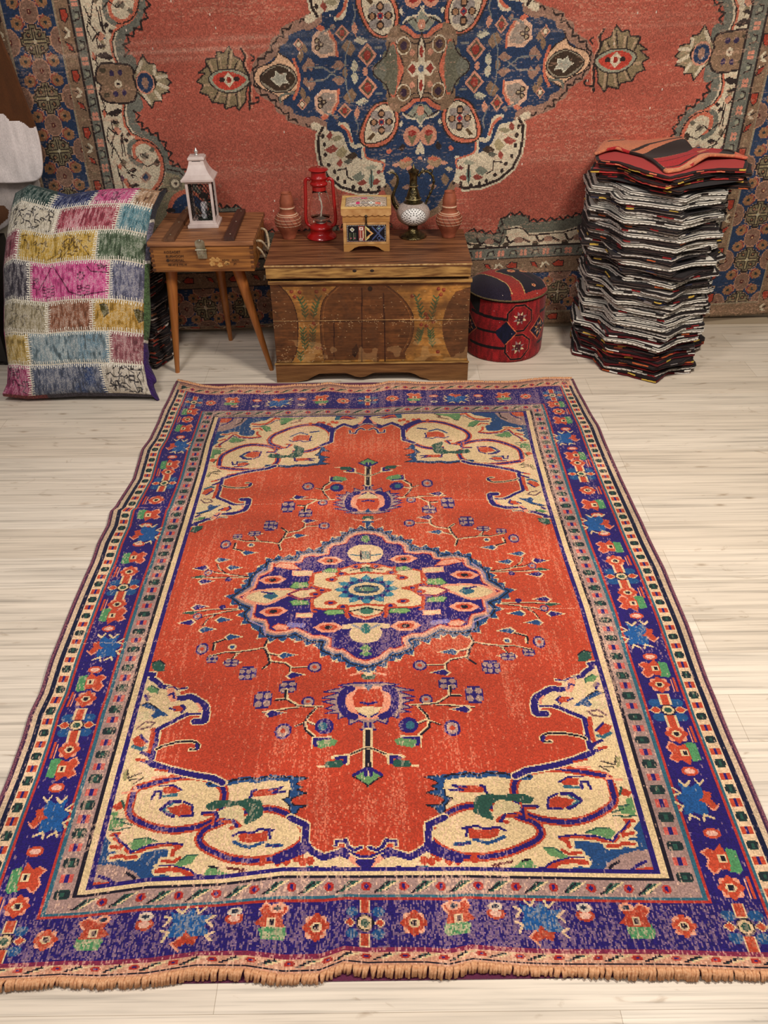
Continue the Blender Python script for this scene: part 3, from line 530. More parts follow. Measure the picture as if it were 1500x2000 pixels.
    for l in ([(600,480),(700,470),(780,400)],[(820,420),(830,520),(860,600)],[(900,620),(950,600)],[(880,690),(900,740),(890,790)],[(1000,550),(1040,550)],[(700,660),(780,690)]): c.line(B(l),.006,(120,120,118))
    c.T=[idt,mx]
    # tip of the medallion with dark eye
    q=sm([*B([(285,463),(310,400),(360,380),(410,350),(440,270),(430,310),(480,340),(520,380),(550,440),(540,520),(500,560),(440,600),(430,570),(380,540),(330,520)])],2,True)
    c.poly(q,(214,174,140));c.line(q,.005,WD,True)
    q=sm(B([(320,463),(360,410),(430,380),(500,400),(540,465),(500,530),(430,545),(360,520)]),4,True);c.poly(q,(140,130,112));c.line(q,.004,WD,True)
    q=sm(B([(325,463),(370,415),(430,390),(490,410),(530,465),(490,520),(430,535),(370,505)]),4,True);c.poly(q,(66,52,42))
    q=B([(385,463),(410,450),(415,420),(440,440),(475,430),(470,460),(490,490),(450,485),(440,510),(415,490)]);c.poly(q,(158,156,142));c.line(q,.004,(200,196,176),True)
    c.line(sm(B([(520,350),(550,440),(545,520),(520,580)]),3),.012,WS)
    c.line(sm(B([(440,600),(450,560),(520,545)]),3),.010,WGR)
    # central quatrefoil
    c.T=Q
    cx=WC;cz=WZ
    q=[(cx,cz-.22),(cx-.05,cz-.205),(cx-.10,cz-.235),(cx-.16,cz-.235),(cx-.178,cz-.18),(cx-.15,cz-.10),(cx-.135,cz-.04),(cx-.15,cz)]
    ring=sm(B([(1270,565),(1230,565),(1190,600),(1150,630),(1110,620),(1090,560),(1120,500),(1140,440),(1130,380)]),4)
    c.poly([(cx,ring[0][1])]+ring+[(ring[-1][0],cz),(cx,cz)],WBR)
    c.line(ring,.040,WBR)
    c.line(sm(B([(1270,585),(1230,590),(1200,620),(1160,645)]),4),.018,WS);c.line(sm(B([(1105,290),(1140,370),(1150,440),(1120,500),(1105,560)]),4),.018,WS)
    c.line(sm(B([(1270,572),(1225,576),(1190,606),(1150,630)]),4),.005,WD);c.line(sm(B([(1270,548),(1220,552),(1180,590)]),4),.005,WD);c.line(sm(B([(1165,430),(1140,510),(1120,560)]),4),.005,WD)
    for p in (B([(1165,545)])[0],): c.dot(p,.03,.034,WCR);c.dot(p,.026,.028,(110,84,62));c.dot(p,.014,.016,(60,44,60))
    for p in (B([(1215,500)])[0],): c.dot(p,.012,.012,WP)
    # grey wings beyond
    c.poly(sm(B([(985,430),(1010,390),(1060,370),(1080,420),(1110,470),(1080,560),(1060,500),(1000,460)]),4,True),(112,112,100))
    c.poly(sm(B([(1060,300),(1100,350),(1130,440),(1110,560),(1080,520),(1070,420),(1040,340)]),3,True),(106,104,88))
    c.line(sm(B([(985,420),(1000,450),(1060,500),(1085,570)]),3),.006,WD)
    c.poly(B([(1270,610),(1230,620),(1190,670),(1170,690),(1210,700),(1240,690),(1270,740)]),(140,142,126));c.line(B([(1160,670),(1190,695),(1240,700),(1272,742)]),.007,WCR);c.line(B([(1160,660),(1220,690),(1240,660),(1270,620)]),.005,WD);c.dot(B([(1270,650)])[0],.012,.02,WP)
    # centre cross
    c.T=[idt]
    c.poly([(cx-.012,cz),(cx-.018,cz+.09),(cx,cz+.14),(cx+.018,cz+.09),(cx+.012,cz),(cx+.018,cz-.08),(cx,cz-.13),(cx-.018,cz-.08)],WD)
    for s in (1,-1):
        c.poly([(cx-.014,cz),(cx-.014,cz+s*.075),(cx,cz+s*.12),(cx+.014,cz+s*.075),(cx+.014,cz)],WCR);c.poly([(cx+s*0,cz-.022),(cx+s*.04,cz-.03),(cx+s*.062,cz),(cx+s*.04,cz+.03),(cx,cz+.022)],WCR)
        c.dot((cx,cz+s*.065),.008,.022,(150,60,50));c.poly([(cx+s*.02,cz),(cx+s*.038,cz+.02),(cx+s*.056,cz),(cx+s*.038,cz-.02)],(140,60,50))
    c.dot((cx,cz),.012,.014,(90,100,120))
    # lower centre: twin drops and flowers
    c.T=Q
    for q in ((1215,800),): p=B([q])[0];c.dot(p,.038,.042,WP);c.poly([(p[0]-.02,p[1]),(p[0],p[1]+.02),(p[0]+.02,p[1]),(p[0],p[1]-.04)],(120,110,84));c.dot((p[0],p[1]+.012),.018,.012,(150,50,46))
    c.poly(sm(B([(1268,830),(1245,860),(1235,900),(1255,905),(1268,870)]),3,True),WCR)
    for q,a,b,col in (((1155,870),.016,.02,WD),((1080,890),.014,.014,WS),((1170,960),.04,.03,(160,130,100)),((1180,940),.03,.012,WS),((1200,990),.02,.014,WP),((1120,970),.02,.012,WP),((1260,930),.012,.010,WP),((1090,1010),.02,.012,(190,170,140)),((1240,1010),.012,.014,(180,160,130)),((1150,730),.010,.014,WCR),((1040,1110),.014,.012,WM),((1110,1070),.02,.03,WBR),((1180,1100),.02,.014,WM)):
        p=B([q])[0];c.poly([(p[0]-a,p[1]),(p[0]-a*.2,p[1]-b*.8),(p[0]+a*.5,p[1]-b*.5),(p[0]+a,p[1]+b*.2),(p[0]+a*.3,p[1]+b),(p[0]-a*.4,p[1]+b*.5)],col)
    # ---- borders ---------------------------------------------------------
    c.T=[idt]
    def fr(l,b,r,t,col): c.rect(-9,-9,l,9,col);c.rect(r,-9,9,9,col);c.rect(-9,-9,9,b,col);c.rect(-9,t,9,9,col)
    LB=((-1.226,.405,1.535,WD),(-1.232,.40,1.541,WGR),(-1.272,.350,1.60,WD),(-1.278,.345,1.606,WBR),(-1.335,.273,1.655,(150,134,112)),(-1.340,.268,1.660,WB),(-1.550,.070,1.870,(150,134,112)),(-1.555,.065,1.875,WBR),(-1.612,.008,1.937,(110,90,70)))
    for l,b,r,col in LB: fr(l,b,r,ZT-b,col)
    XX,YY=np.meshgrid(c.X,c.Y);c.clip=((XX>-1.55)&(XX<1.87)&(YY>.07)&(YY<ZT-.07))&~((XX>-1.338)&(XX<1.658)&(YY>.271)&(YY<ZT-.271))
    def flower(x,z,f=1):
        # hooked rosette
        for k in range(9):
            a=k*2*math.pi/9;c.dot((x+.017*math.cos(a),z+.017*math.sin(a)),.008,.008,(156,112,80))
        c.dot((x,z),.018,.018,(150,108,76));c.line([(x+f*.004,z+.024),(x+f*.022,z+.016),(x+f*.026,z-.006),(x+f*.014,z-.02)],.006,(150,76,62));c.line([(x+f*.006,z+.029),(x+f*.028,z+.020),(x+f*.032,z-.006)],.0045,(190,136,112))
        c.dot((x,z),.007,.007,(50,56,56))
    def cart(x,z,r=.055):
        p=[(0,1),(.25,.98),(.25,.75),(.55,.72),(.62,.55),(.85,.5),(.85,.22),(1.05,.2),(1.05,-.2),(.85,-.22),(.85,-.5),(.62,-.55),(.55,-.72),(.25,-.75),(.25,-.98)]
        q=[(x+a*r*1.02,z+b*r*1.1) for a,b in p]+[(x-a*r*1.02,z+b*r*1.1) for a,b in p[::-1]]
        c.line(q,.012,(170,136,110),True);c.poly(q,(126,114,88));c.line(q,.0055,WD,True)
        c.line([(x,z-r*.8),(x,z+r*.8)],.016,WD);c.line([(x-r*.8,z),(x+r*.8,z)],.016,WD);c.line([(x,z-r*.8),(x,z+r*.8)],.007,(150,136,104));c.line([(x-r*.8,z),(x+r*.8,z)],.007,(150,136,104))
        for dx in (-.42,.42):
            for dy in (-.45,.45): c.dot((x+dx*r,z+dy*r),.010,.010,WD);c.dot((x+dx*r,z+dy*r),.005,.005,(150,110,80))
        c.dot((x,z),.008,.008,(190,180,150))
    def medal(x,z,a=.034,b=.040):
        q=sm([(x-a,z),(x-a*.75,z+b*.7),(x,z+b),(x+a*.75,z+b*.7),(x+a,z),(x+a*.75,z-b*.7),(x,z-b),(x-a*.75,z-b*.7)],3,True)
        c.line(q,.009,(176,130,106),True);c.poly(q,(134,102,86));c.dot((x,z),.009,.011,(90,40,40));c.dot((x,z),.004,.004,(190,150,110))
    P_=.2155
    for xs,k0,kz in ((-1.442,1.362,1),(1.765,1.362+.0,-1)):
        z=k0-P_*6
        while z<ZT-.05:
            if .25<z<ZT-.2 or True:
                cart(xs,z);medal(xs,z+P_/2)
                medal(xs-.105,z,.036,.048);medal(xs+.105,z,.036,.048)
                for dx in (-.060,.060):
                    for dz,f in ((P_/2-.040,1),(P_/2+.036,-1)): flower(xs+dx,z+dz,-1 if dx>0 else 1)
            z+=P_
    for zs in (.17,ZT-.17):
        x=-1.27
        while x<1.62:
            cart(x,zs);medal(x+P_*.45,zs)
            medal(x,zs+.10,.05,.036);medal(x,zs-.095,.05,.030)
            for dz in (-.055,.055):
                for dx in (P_*.45-.04,P_*.45+.04): flower(x+dx,zs+dz,1)
            x+=P_*.90
    # keep motifs inside the blue band
    for l,b,r,t,col in ((-1.335,.273,1.655,ZT-.273,None),): pass
    c.clip=None
    # brown guard with red leaves
    def leafguard(run,n,flip=0):
        for k in range(n):
            P=run(k)
            def g(p,col,w=None,P=P):
                q=[P(a,b) for a,b in p]
                c.poly(q,col) if w is None else c.line(q,w,col)
            g([(-.012,.05),(.018,.05),(.02,.02),(.004,-.002),(-.010,.010)],(166,66,50));g([(-.012,.05),(.018,.05),(.02,.02),(.004,-.002),(-.010,.010),(-.012,.05)],WD,.004)
            g([(.0,-.02),(.014,-.034),(.0,-.05)],WCR,.009);g([(-.014,-.03),(.002,-.04)],WD,.005);g([(-.010,-.055),(.012,-.05)],WCR,.007);g([(-.012,-.07),(.014,-.085),(.020,-.11),(.0,-.10)],(160,62,48));g([(-.012,-.07),(.014,-.085),(.020,-.11),(.0,-.10)],WD,.004)
            g([(-.010,-.14),(.010,-.14),(.010,-.15),(-.010,-.15)],(150,126,100));
    sp=.225
    for xx,f in ((-1.306,1),(1.63,-1),(-1.583,1),(1.905,-1)):
        leafguard(lambda k,xx=xx,f=f:(lambda a,b:(xx+a*f,1.20-(k-4)*sp+b)),10)
    for zz,f in ((.309,1),(.037,1),(ZT-.309,-1)):
        leafguard(lambda k,zz=zz,f=f:(lambda a,b:(-1.2+k*sp+b,zz+a*f)),13)
    # grey guard with pink rosettes
    def greyguard(run,n):
        for k in range(n):
            P=run(k)
            for dx,dy in ((-.007,-.009),(.007,-.009),(-.007,.009),(.007,.009)): q=P(dx,dy);c.dot(q,.008,.008,(206,138,116))
            q=[P(-.014,.040),P(.010,.048),P(.012,.07),P(-.008,.075)];c.line(q,.005,WD);c.dot(P(0,.058),.008,.008,(150,150,130))
    for xx,f in ((-1.251,1),(1.571,1)):
        greyguard(lambda k,xx=xx:(lambda a,b:(xx+a,.42+k*.1075+b)),15)
    for zz in (.375,ZT-.375): greyguard(lambda k,zz=zz:(lambda a,b:(-1.15+k*.1075+b,zz+a)),25)
    # re-trim band edges
    def fl(x,y0,y1,col): c.rect(x-.003,y0,x+.003,y1,col)
    for l,b,r,_ in (LB[0],LB[2],LB[4]):
        for x in (l,r): fl(x,b,ZT-b,WD if b!=.273 else (150,134,112))
        c.rect(l,b-.003,r,b+.003,WD);c.rect(l,ZT-b-.003,r,ZT-b+.003,WD)
    # bottom cream scroll row
    # ---- wear
    ny,nx=c.ny,c.nx
    n1=noise2(nx,ny,14,10,rng);n2=noise2(nx,ny,6,60,rng);n3=rng.random((ny,nx));n4=noise2(nx,ny,22,ny*.6,rng)
    p=np.clip((n1*.3+n2*.4+n4*.4-.62)*1.5,0,.5)+.015
    m=n3<p
    for _ in range(2):
        k=(rng.random((ny,nx))<.6);m[:,1:]|=m[:,:-1]&k[:,1:]
    pale=np.array((205,160,135))/255.
    mixv=(.2+.35*rng.random((ny,nx)))[...,None];c.a=np.where(m[...,None],c.a*(1-mixv)+pale*mixv,c.a)
    # bare line right across, above the middle
    for zc,s_,amp in ((1.30,.010,.75),(1.335,.012,.45),(1.27,.012,.35),(.80,.03,.18)):
        w=np.exp(-((c.Y-zc)/s_)**2)[:,None]*amp*(.4+.6*noise2(nx,ny,30,2,rng))*(rng.random((ny,nx))*.7+.3)
        if zc>1: w=w*(.45+.55*(c.X[None,:]<WC-.1))
        c.a=c.a*(1-w[...,None])+np.array((216,190,170))/255.*w[...,None]
    for _ in range(140):
        i=int(rng.random()*nx);j=int(rng.random()*ny);c.a[j:j+2,i]=np.array((226,206,190))/255.
    c.a=np.clip(c.a*(1+(rng.random((ny,nx,1))-.5)*.27+((n1-.5)*.14+(noise2(3,ny,1,30,rng)[:,:1]-.5)*.08)[...,None]),0,1).astype(np.float32)
    return c
# ================================================================ helpers
COL=bpy.context.scene.collection
def s2l(c):
    c=np.asarray(c,float)/255.; return tuple(np.where(c<=.04045,c/12.92,((c+.055)/1.055)**2.4))+(1.,)
MATS={}
def mat(name,col,rough=.6,metal=0.,noise=None,bump=None,**kw):
    """plain procedural material; noise=(scale,(sx,sy,sz),darker colour,amount) ; bump=(scale,strength,(sx,sy,sz))"""
    if name in MATS: return MATS[name]
    m=bpy.data.materials.new(name);m.use_nodes=True;n=m.node_tree.nodes;l=m.node_tree.links;b=n['Principled BSDF']
    b.inputs['Roughness'].default_value=rough;b.inputs['Metallic'].default_value=metal
    b.inputs['Base Color'].default_value=s2l(col)
    for k,v in kw.items(): b.inputs[k].default_value=v
    tc=n.new('ShaderNodeTexCoord')
    if noise:
        sc,st,c2,am=noise
        mp=n.new('ShaderNodeMapping');mp.inputs['Scale'].default_value=st;l.new(tc.outputs['Object'],mp.inputs['Vector'])
        t=n.new('ShaderNodeTexNoise');t.inputs['Scale'].default_value=sc;t.inputs['Detail'].default_value=8;l.new(mp.outputs[0],t.inputs['Vector'])
        r=n.new('ShaderNodeValToRGB');r.color_ramp.elements[0].position=.5-am;r.color_ramp.elements[1].position=.5+am
        r.color_ramp.elements[0].color=s2l(c2);r.color_ramp.elements[1].color=s2l(col);l.new(t.outputs['Fac'],r.inputs[0]);l.new(r.outputs[0],b.inputs['Base Color'])
    if bump:
        sc,stg,st=bump
        mp=n.new('ShaderNodeMapping');mp.inputs['Scale'].default_value=st;l.new(tc.outputs['Object'],mp.inputs['Vector'])
        t=n.new('ShaderNodeTexNoise');t.inputs['Scale'].default_value=sc;t.inputs['Detail'].default_value=5;l.new(mp.outputs[0],t.inputs['Vector'])
        bp=n.new('ShaderNodeBump');bp.inputs['Strength'].default_value=stg;bp.inputs['Distance'].default_value=.004;l.new(t.outputs['Fac'],bp.inputs['Height']);l.new(bp.outputs[0],b.inputs['Normal'])
    MATS[name]=m;return m
def attr_mat(name,rough=.9,weave=None,noise=None,metal=0.,sheen=0.,bumpd=.0015,bs=.5):
    """colour of every knot or patch from the mesh attribute, fine weave relief on top"""
    if name in MATS: return MATS[name]
    m=bpy.data.materials.new(name);m.use_nodes=True;n=m.node_tree.nodes;l=m.node_tree.links;b=n['Principled BSDF']
    b.inputs['Roughness'].default_value=rough;b.inputs['Metallic'].default_value=metal;b.inputs['Sheen Weight'].default_value=sheen
    b.inputs['Specular IOR Level'].default_value=.2 if rough>.7 else .5
    a=n.new('ShaderNodeAttribute');a.attribute_name='Col';out=a.outputs['Color']
    tc=n.new('ShaderNodeTexCoord')
    if noise:
        sc,st,lo,hi=noise
        mp=n.new('ShaderNodeMapping');mp.inputs['Scale'].default_value=st;l.new(tc.outputs['Object'],mp.inputs['Vector'])
        t=n.new('ShaderNodeTexNoise');t.inputs['Scale'].default_value=sc;t.inputs['Detail'].default_value=8;l.new(mp.outputs[0],t.inputs['Vector'])
        mr=n.new('ShaderNodeMapRange');mr.inputs['From Min'].default_value=.3;mr.inputs['From Max'].default_value=.7;mr.inputs['To Min'].default_value=lo;mr.inputs['To Max'].default_value=hi
        l.new(t.outputs['Fac'],mr.inputs[0]);mx=n.new('ShaderNodeVectorMath');mx.operation='SCALE';l.new(out,mx.inputs[0]);l.new(mr.outputs[0],mx.inputs['Scale']);out=mx.outputs[0]
    l.new(out,b.inputs['Base Color'])
    if weave:
        mp=n.new('ShaderNodeMapping');mp.inputs['Scale'].default_value=weave;l.new(tc.outputs['Object'],mp.inputs['Vector'])
        t=n.new('ShaderNodeTexNoise');t.inputs['Scale'].default_value=1.;t.inputs['Detail'].default_value=2;l.new(mp.outputs[0],t.inputs['Vector'])
        bp=n.new('ShaderNodeBump');bp.inputs['Strength'].default_value=bs;bp.inputs['Distance'].default_value=bumpd;l.new(t.outputs['Fac'],bp.inputs['Height']);l.new(bp.outputs[0],b.inputs['Normal'])
    MATS[name]=m;return m
def obj(name,me,m=None,parent=None,loc=None):
    if isinstance(me,bmesh.types.BMesh):
        d=bpy.data.meshes.new(name);bmesh.ops.recalc_face_normals(me,faces=me.faces);me.to_mesh(d);me.free();me=d
    me.name=name
    o=bpy.data.objects.new(name,me);COL.objects.link(o)
    if m is not None:
        for x in (m if isinstance(m,(list,tuple)) else [m]): me.materials.append(x)
    if parent: o.parent=parent
    if loc: o.location=loc
    return o
def thing(name,label,cat,loc=(0,0,0),rz=0,group=None):
    o=bpy.data.objects.new(name,None);COL.objects.link(o);o.location=loc;o.rotation_euler=(0,0,rz);o.empty_display_size=.05
    return tag(o,label,cat,group)
def tag(o,label,cat,group=None):
    o['label']=label;o['category']=cat
    if group: o['group']=group
    return o
def struct(o): o['kind']='structure';return o
def smooth(o,ang=None):
    for p in o.data.polygons: p.use_smooth=True
    if ang:
        try: o.data.set_sharp_from_angle(angle=math.radians(ang))
        except Exception: pass
    return o
def box(bm,x0,y0,z0,x1,y1,z1,bev=0.,mi=0):
    vs=[bm.verts.new(p) for p in ((x0,y0,z0),(x1,y0,z0),(x1,y1,z0),(x0,y1,z0),(x0,y0,z1),(x1,y0,z1),(x1,y1,z1),(x0,y1,z1))]
    fs=[bm.faces.new([vs[i] for i in f]) for f in ((0,3,2,1),(4,5,6,7),(0,1,5,4),(1,2,6,5),(2,3,7,6),(3,0,4,7))]
    for f in fs: f.material_index=mi
    if bev:
        es=list({e for f in fs for e in f.edges});bmesh.ops.bevel(bm,geom=es,offset=bev,segments=2,affect='EDGES',profile=.6)
    return bm
def prism(bm,pts,axis,a,b,mi=0):
    """extrude a 2-D outline between a and b along an axis"""
    f={'y':lambda p,t:(p[0],t,p[1]),'z':lambda p,t:(p[0],p[1],t),'x':lambda p,t:(t,p[0],p[1])}[axis]
    A=[bm.verts.new(f(p,a)) for p in pts];B=[bm.verts.new(f(p,b)) for p in pts];n=len(pts)
    fs=[bm.faces.new(A),bm.faces.new(B[::-1])]+[bm.faces.new((A[i],A[(i+1)%n],B[(i+1)%n],B[i])) for i in range(n)]
    for q in fs: q.material_index=mi
    return bm
def lathe(bm,prof,n=40,c=(0,0,0),mi=0,cap=True):
    rings=[]
    for r,z in prof:
        rings.append([bm.verts.new((c[0]+r*math.cos(2*math.pi*k/n),c[1]+r*math.sin(2*math.pi*k/n),c[2]+z)) for k in range(n)])
    for a,b in zip(rings[:-1],rings[1:]):
        for k in range(n): f=bm.faces.new((a[k],a[(k+1)%n],b[(k+1)%n],b[k]));f.material_index=mi
    if cap: bm.faces.new(rings[0]).material_index=mi;bm.faces.new(rings[-1]).material_index=mi
    return bm
def tube(bm,pts,rad,n=8,closed=False,mi=0):
    P=[Vector(p) for p in pts];N=len(P);R=rad if isinstance(rad,(list,tuple)) else [rad]*N;rings=[]
    ref=Vector((0.123,.031,1)).normalized()
    for i in range(N):
        t=(P[(i+1)%N]-P[i-1]) if closed else (P[min(i+1,N-1)]-P[max(i-1,0)])
        t.normalize();u=ref-t*ref.dot(t)
        if u.length<.05: u=Vector((1,0,0))-t*t.x
        u.normalize();v=t.cross(u)
        rings.append([bm.verts.new(P[i]+(u*math.cos(2*math.pi*k/n)+v*math.sin(2*math.pi*k/n))*R[i]) for k in range(n)]);ref=u
    for i in range(N if closed else N-1):
        a,b=rings[i],rings[(i+1)%N]
        for k in range(n): f=bm.faces.new((a[k],a[(k+1)%n],b[(k+1)%n],b[k]));f.material_index=mi
    if not closed: bm.faces.new(rings[0][::-1]);bm.faces.new(rings[-1])
    return bm
def grid_mesh(name,P,col,wrap=False,skirt=None,skirt_col=(90,50,70),mask=None):
    """P (ny+1,nx+1,3) vertices, col (ny,nx,3) sRGB of each cell -> mesh with attribute Col; skirt: P2 same border dropped to it"""
    h,w=P.shape[:2];idx=np.arange(h*w).reshape(h,w)
    q=np.stack([idx[:-1,:-1],idx[:-1,1:],idx[1:,1:],idx[1:,:-1]],-1).reshape(-1,4);c=col.reshape(-1,3)
    if mask is not None: k=mask.ravel();q=q[k];c=c[k]
    V=P.reshape(-1,3)
    if skirt is not None:
        # closed underside: border ring dropped by the vector, plus one coarse bottom strip mesh
        b=np.r_[idx[0,:-1],idx[:-1,-1],idx[-1,:0:-1],idx[:0:-1,0]];n=len(b);B=skirt(V[b].copy()) if callable(skirt) else V[b]+np.array(skirt);o=len(V);V=np.vstack([V,B])
        k=np.arange(n);k2=(k+1)%n
        q2=np.stack([b[k2],b[k],o+k,o+k2],-1);q=np.vstack([q,q2]);c=np.vstack([c,np.tile(np.array(skirt_col)/255.,(n,1))])
        # underside: pair opposite points of the long sides
        hs,ws=h-1,w-1;L=[o+(ws+hs+ws+i)%n for i in range(hs+1)];L=[o+((2*ws+2*hs-j)%n) for j in range(hs+1)];Rr=[o+ws+j for j in range(hs+1)]
        q3=np.array([[L[j],L[j+1],Rr[j+1],Rr[j]] for j in range(hs)]);q=np.vstack([q,q3]);c=np.vstack([c,np.tile(np.array(skirt_col)/255.,(hs,1))])
    me=bpy.data.meshes.new(name);me.vertices.add(len(V));me.vertices.foreach_set('co',V.astype(np.float32).ravel())
    me.loops.add(len(q)*4);me.loops.foreach_set('vertex_index',q.astype(np.int32).ravel())
    me.polygons.add(len(q));me.polygons.foreach_set('loop_start',np.arange(0,len(q)*4,4,dtype=np.int32))
    try: me.polygons.foreach_set('loop_total',np.full(len(q),4,dtype=np.int32))
    except Exception: pass
    me.update(calc_edges=True)
    a=me.color_attributes.new('Col','BYTE_COLOR','CORNER')
    cc=np.ones((len(q)*4,4),np.float32);cc[:,:3]=np.repeat(c,4,axis=0);a.data.foreach_set('color_srgb',cc.ravel())
    return me
def paint_faces(me,cols):
    """one sRGB colour per face"""
    a=me.color_attributes.new('Col','BYTE_COLOR','CORNER');lt=[p.loop_total for p in me.polygons];cc=np.ones((sum(lt),4),np.float32);cc[:,:3]=np.repeat(np.array(cols,np.float32),lt,axis=0);a.data.foreach_set('color_srgb',cc.ravel())
def text_mesh(s,size):
    cu=bpy.data.curves.new('t','FONT');cu.body=s;cu.size=size;cu.extrude=.0003;o=bpy.data.objects.new('t',cu);COL.objects.link(o)
    dg=bpy.context.evaluated_depsgraph_get();me=bpy.data.meshes.new_from_object(o.evaluated_get(dg));bpy.data.objects.remove(o);return me
# ================================================================ setting
def floor_material():
    m=bpy.data.materials.new('laminate_planks');m.use_nodes=True;n=m.node_tree.nodes;l=m.node_tree.links;b=n['Principled BSDF']
    tc=n.new('ShaderNodeTexCoord')
    br=n.new('ShaderNodeTexBrick');br.inputs['Scale'].default_value=1.;br.inputs['Brick Width'].default_value=1.25;br.inputs['Row Height'].default_value=.158;br.inputs['Mortar Size'].default_value=.0007;br.inputs['Mortar Smooth'].default_value=.6;br.offset=.38
    br.inputs['Color1'].default_value=s2l((240,227,210));br.inputs['Color2'].default_value=s2l((230,215,196));br.inputs['Mortar'].default_value=s2l((168,150,128))
    mpb=n.new('ShaderNodeMapping');mpb.inputs['Location'].default_value=(.34,.03,0);l.new(tc.outputs['Object'],mpb.inputs[0]);l.new(mpb.outputs[0],br.inputs['Vector'])
    def nz(sc,st,det=6,dist=0.,rot=0.):
        mp=n.new('ShaderNodeMapping');mp.inputs['Scale'].default_value=st;mp.inputs['Rotation'].default_value=(0,0,rot);l.new(tc.outputs['Object'],mp.inputs[0])
        t=n.new('ShaderNodeTexNoise');t.inputs['Scale'].default_value=sc;t.inputs['Detail'].default_value=det;t.inputs['Distortion'].default_value=dist;l.new(mp.outputs[0],t.inputs['Vector']);return t.outputs['Fac']
    def ramp(src,stops):
        r=n.new('ShaderNodeValToRGB');e=r.color_ramp.elements;e[0].position,e[0].color=stops[0];e[1].position,e[1].color=stops[-1]
        for p,c in stops[1:-1]: x=e.new(p);x.color=c
        l.new(src,r.inputs[0]);return r.outputs[0]
    g=lambda v:(v,v,v,1)
    def mul(a,bb,f=1.):
        x=n.new('ShaderNodeMix');x.data_type='RGBA';x.blend_type='MULTIPLY';x.inputs[0].default_value=f;l.new(a,x.inputs[6]);l.new(bb,x.inputs[7]);return x.outputs[2]
    c=br.outputs['Color']
    c=mul(c,ramp(nz(1.,(1.6,42,1),7,.4),[(.30,g(.66)),(.45,g(.90)),(.6,g(1.)),(.75,g(1.09))]))
    c=mul(c,ramp(nz(1.,(2.4,150,1),4,.2),[(.34,g(.74)),(.45,g(.96)),(.6,g(1.03))]))
    c=mul(c,ramp(nz(1.,(5,14,1),5,2.6),[(.26,(.62,.56,.50,1)),(.36,g(.97)),(.7,g(1.))]),.8)
    # small knots
    mp=n.new('ShaderNodeMapping');mp.inputs['Scale'].default_value=(4.2,11,1);l.new(tc.outputs['Object'],mp.inputs[0])
    vo=n.new('ShaderNodeTexVoronoi');vo.inputs['Scale'].default_value=1.;l.new(mp.outputs[0],vo.inputs['Vector'])
    c=mul(c,ramp(vo.outputs['Distance'],[(.03,(.45,.38,.32,1)),(.075,(.86,.82,.78,1)),(.12,g(1.))]),.75)
    l.new(c,b.inputs['Base Color']);b.inputs['Roughness'].default_value=.42;b.inputs['Specular IOR Level'].default_value=.35
    bp=n.new('ShaderNodeBump');bp.inputs['Strength'].default_value=.15;bp.inputs['Distance'].default_value=.001;l.new(br.outputs['Fac'],bp.inputs['Height']);bp.invert=True;l.new(bp.outputs[0],b.inputs['Normal'])
    return m
bm=bmesh.new();box(bm,-3.4,-1.6,-.05,3.4,4.12,0);struct(obj('floor',bm,floor_material()))
WALLM=mat('wall_paint',(196,184,166),.8,noise=(6,(1,1,1),(186,172,152),.3),bump=(80,.1,(1,1,1)))
bm=bmesh.new();box(bm,-3.4,4.06,0,3.4,4.2,2.9);struct(obj('wall_back',bm,WALLM))
bm=bmesh.new();box(bm,-3.4,4.046,0.0,3.4,4.0595,.035,.003);struct(obj('baseboard_back',bm,mat('skirting',(176,160,138),.5)))
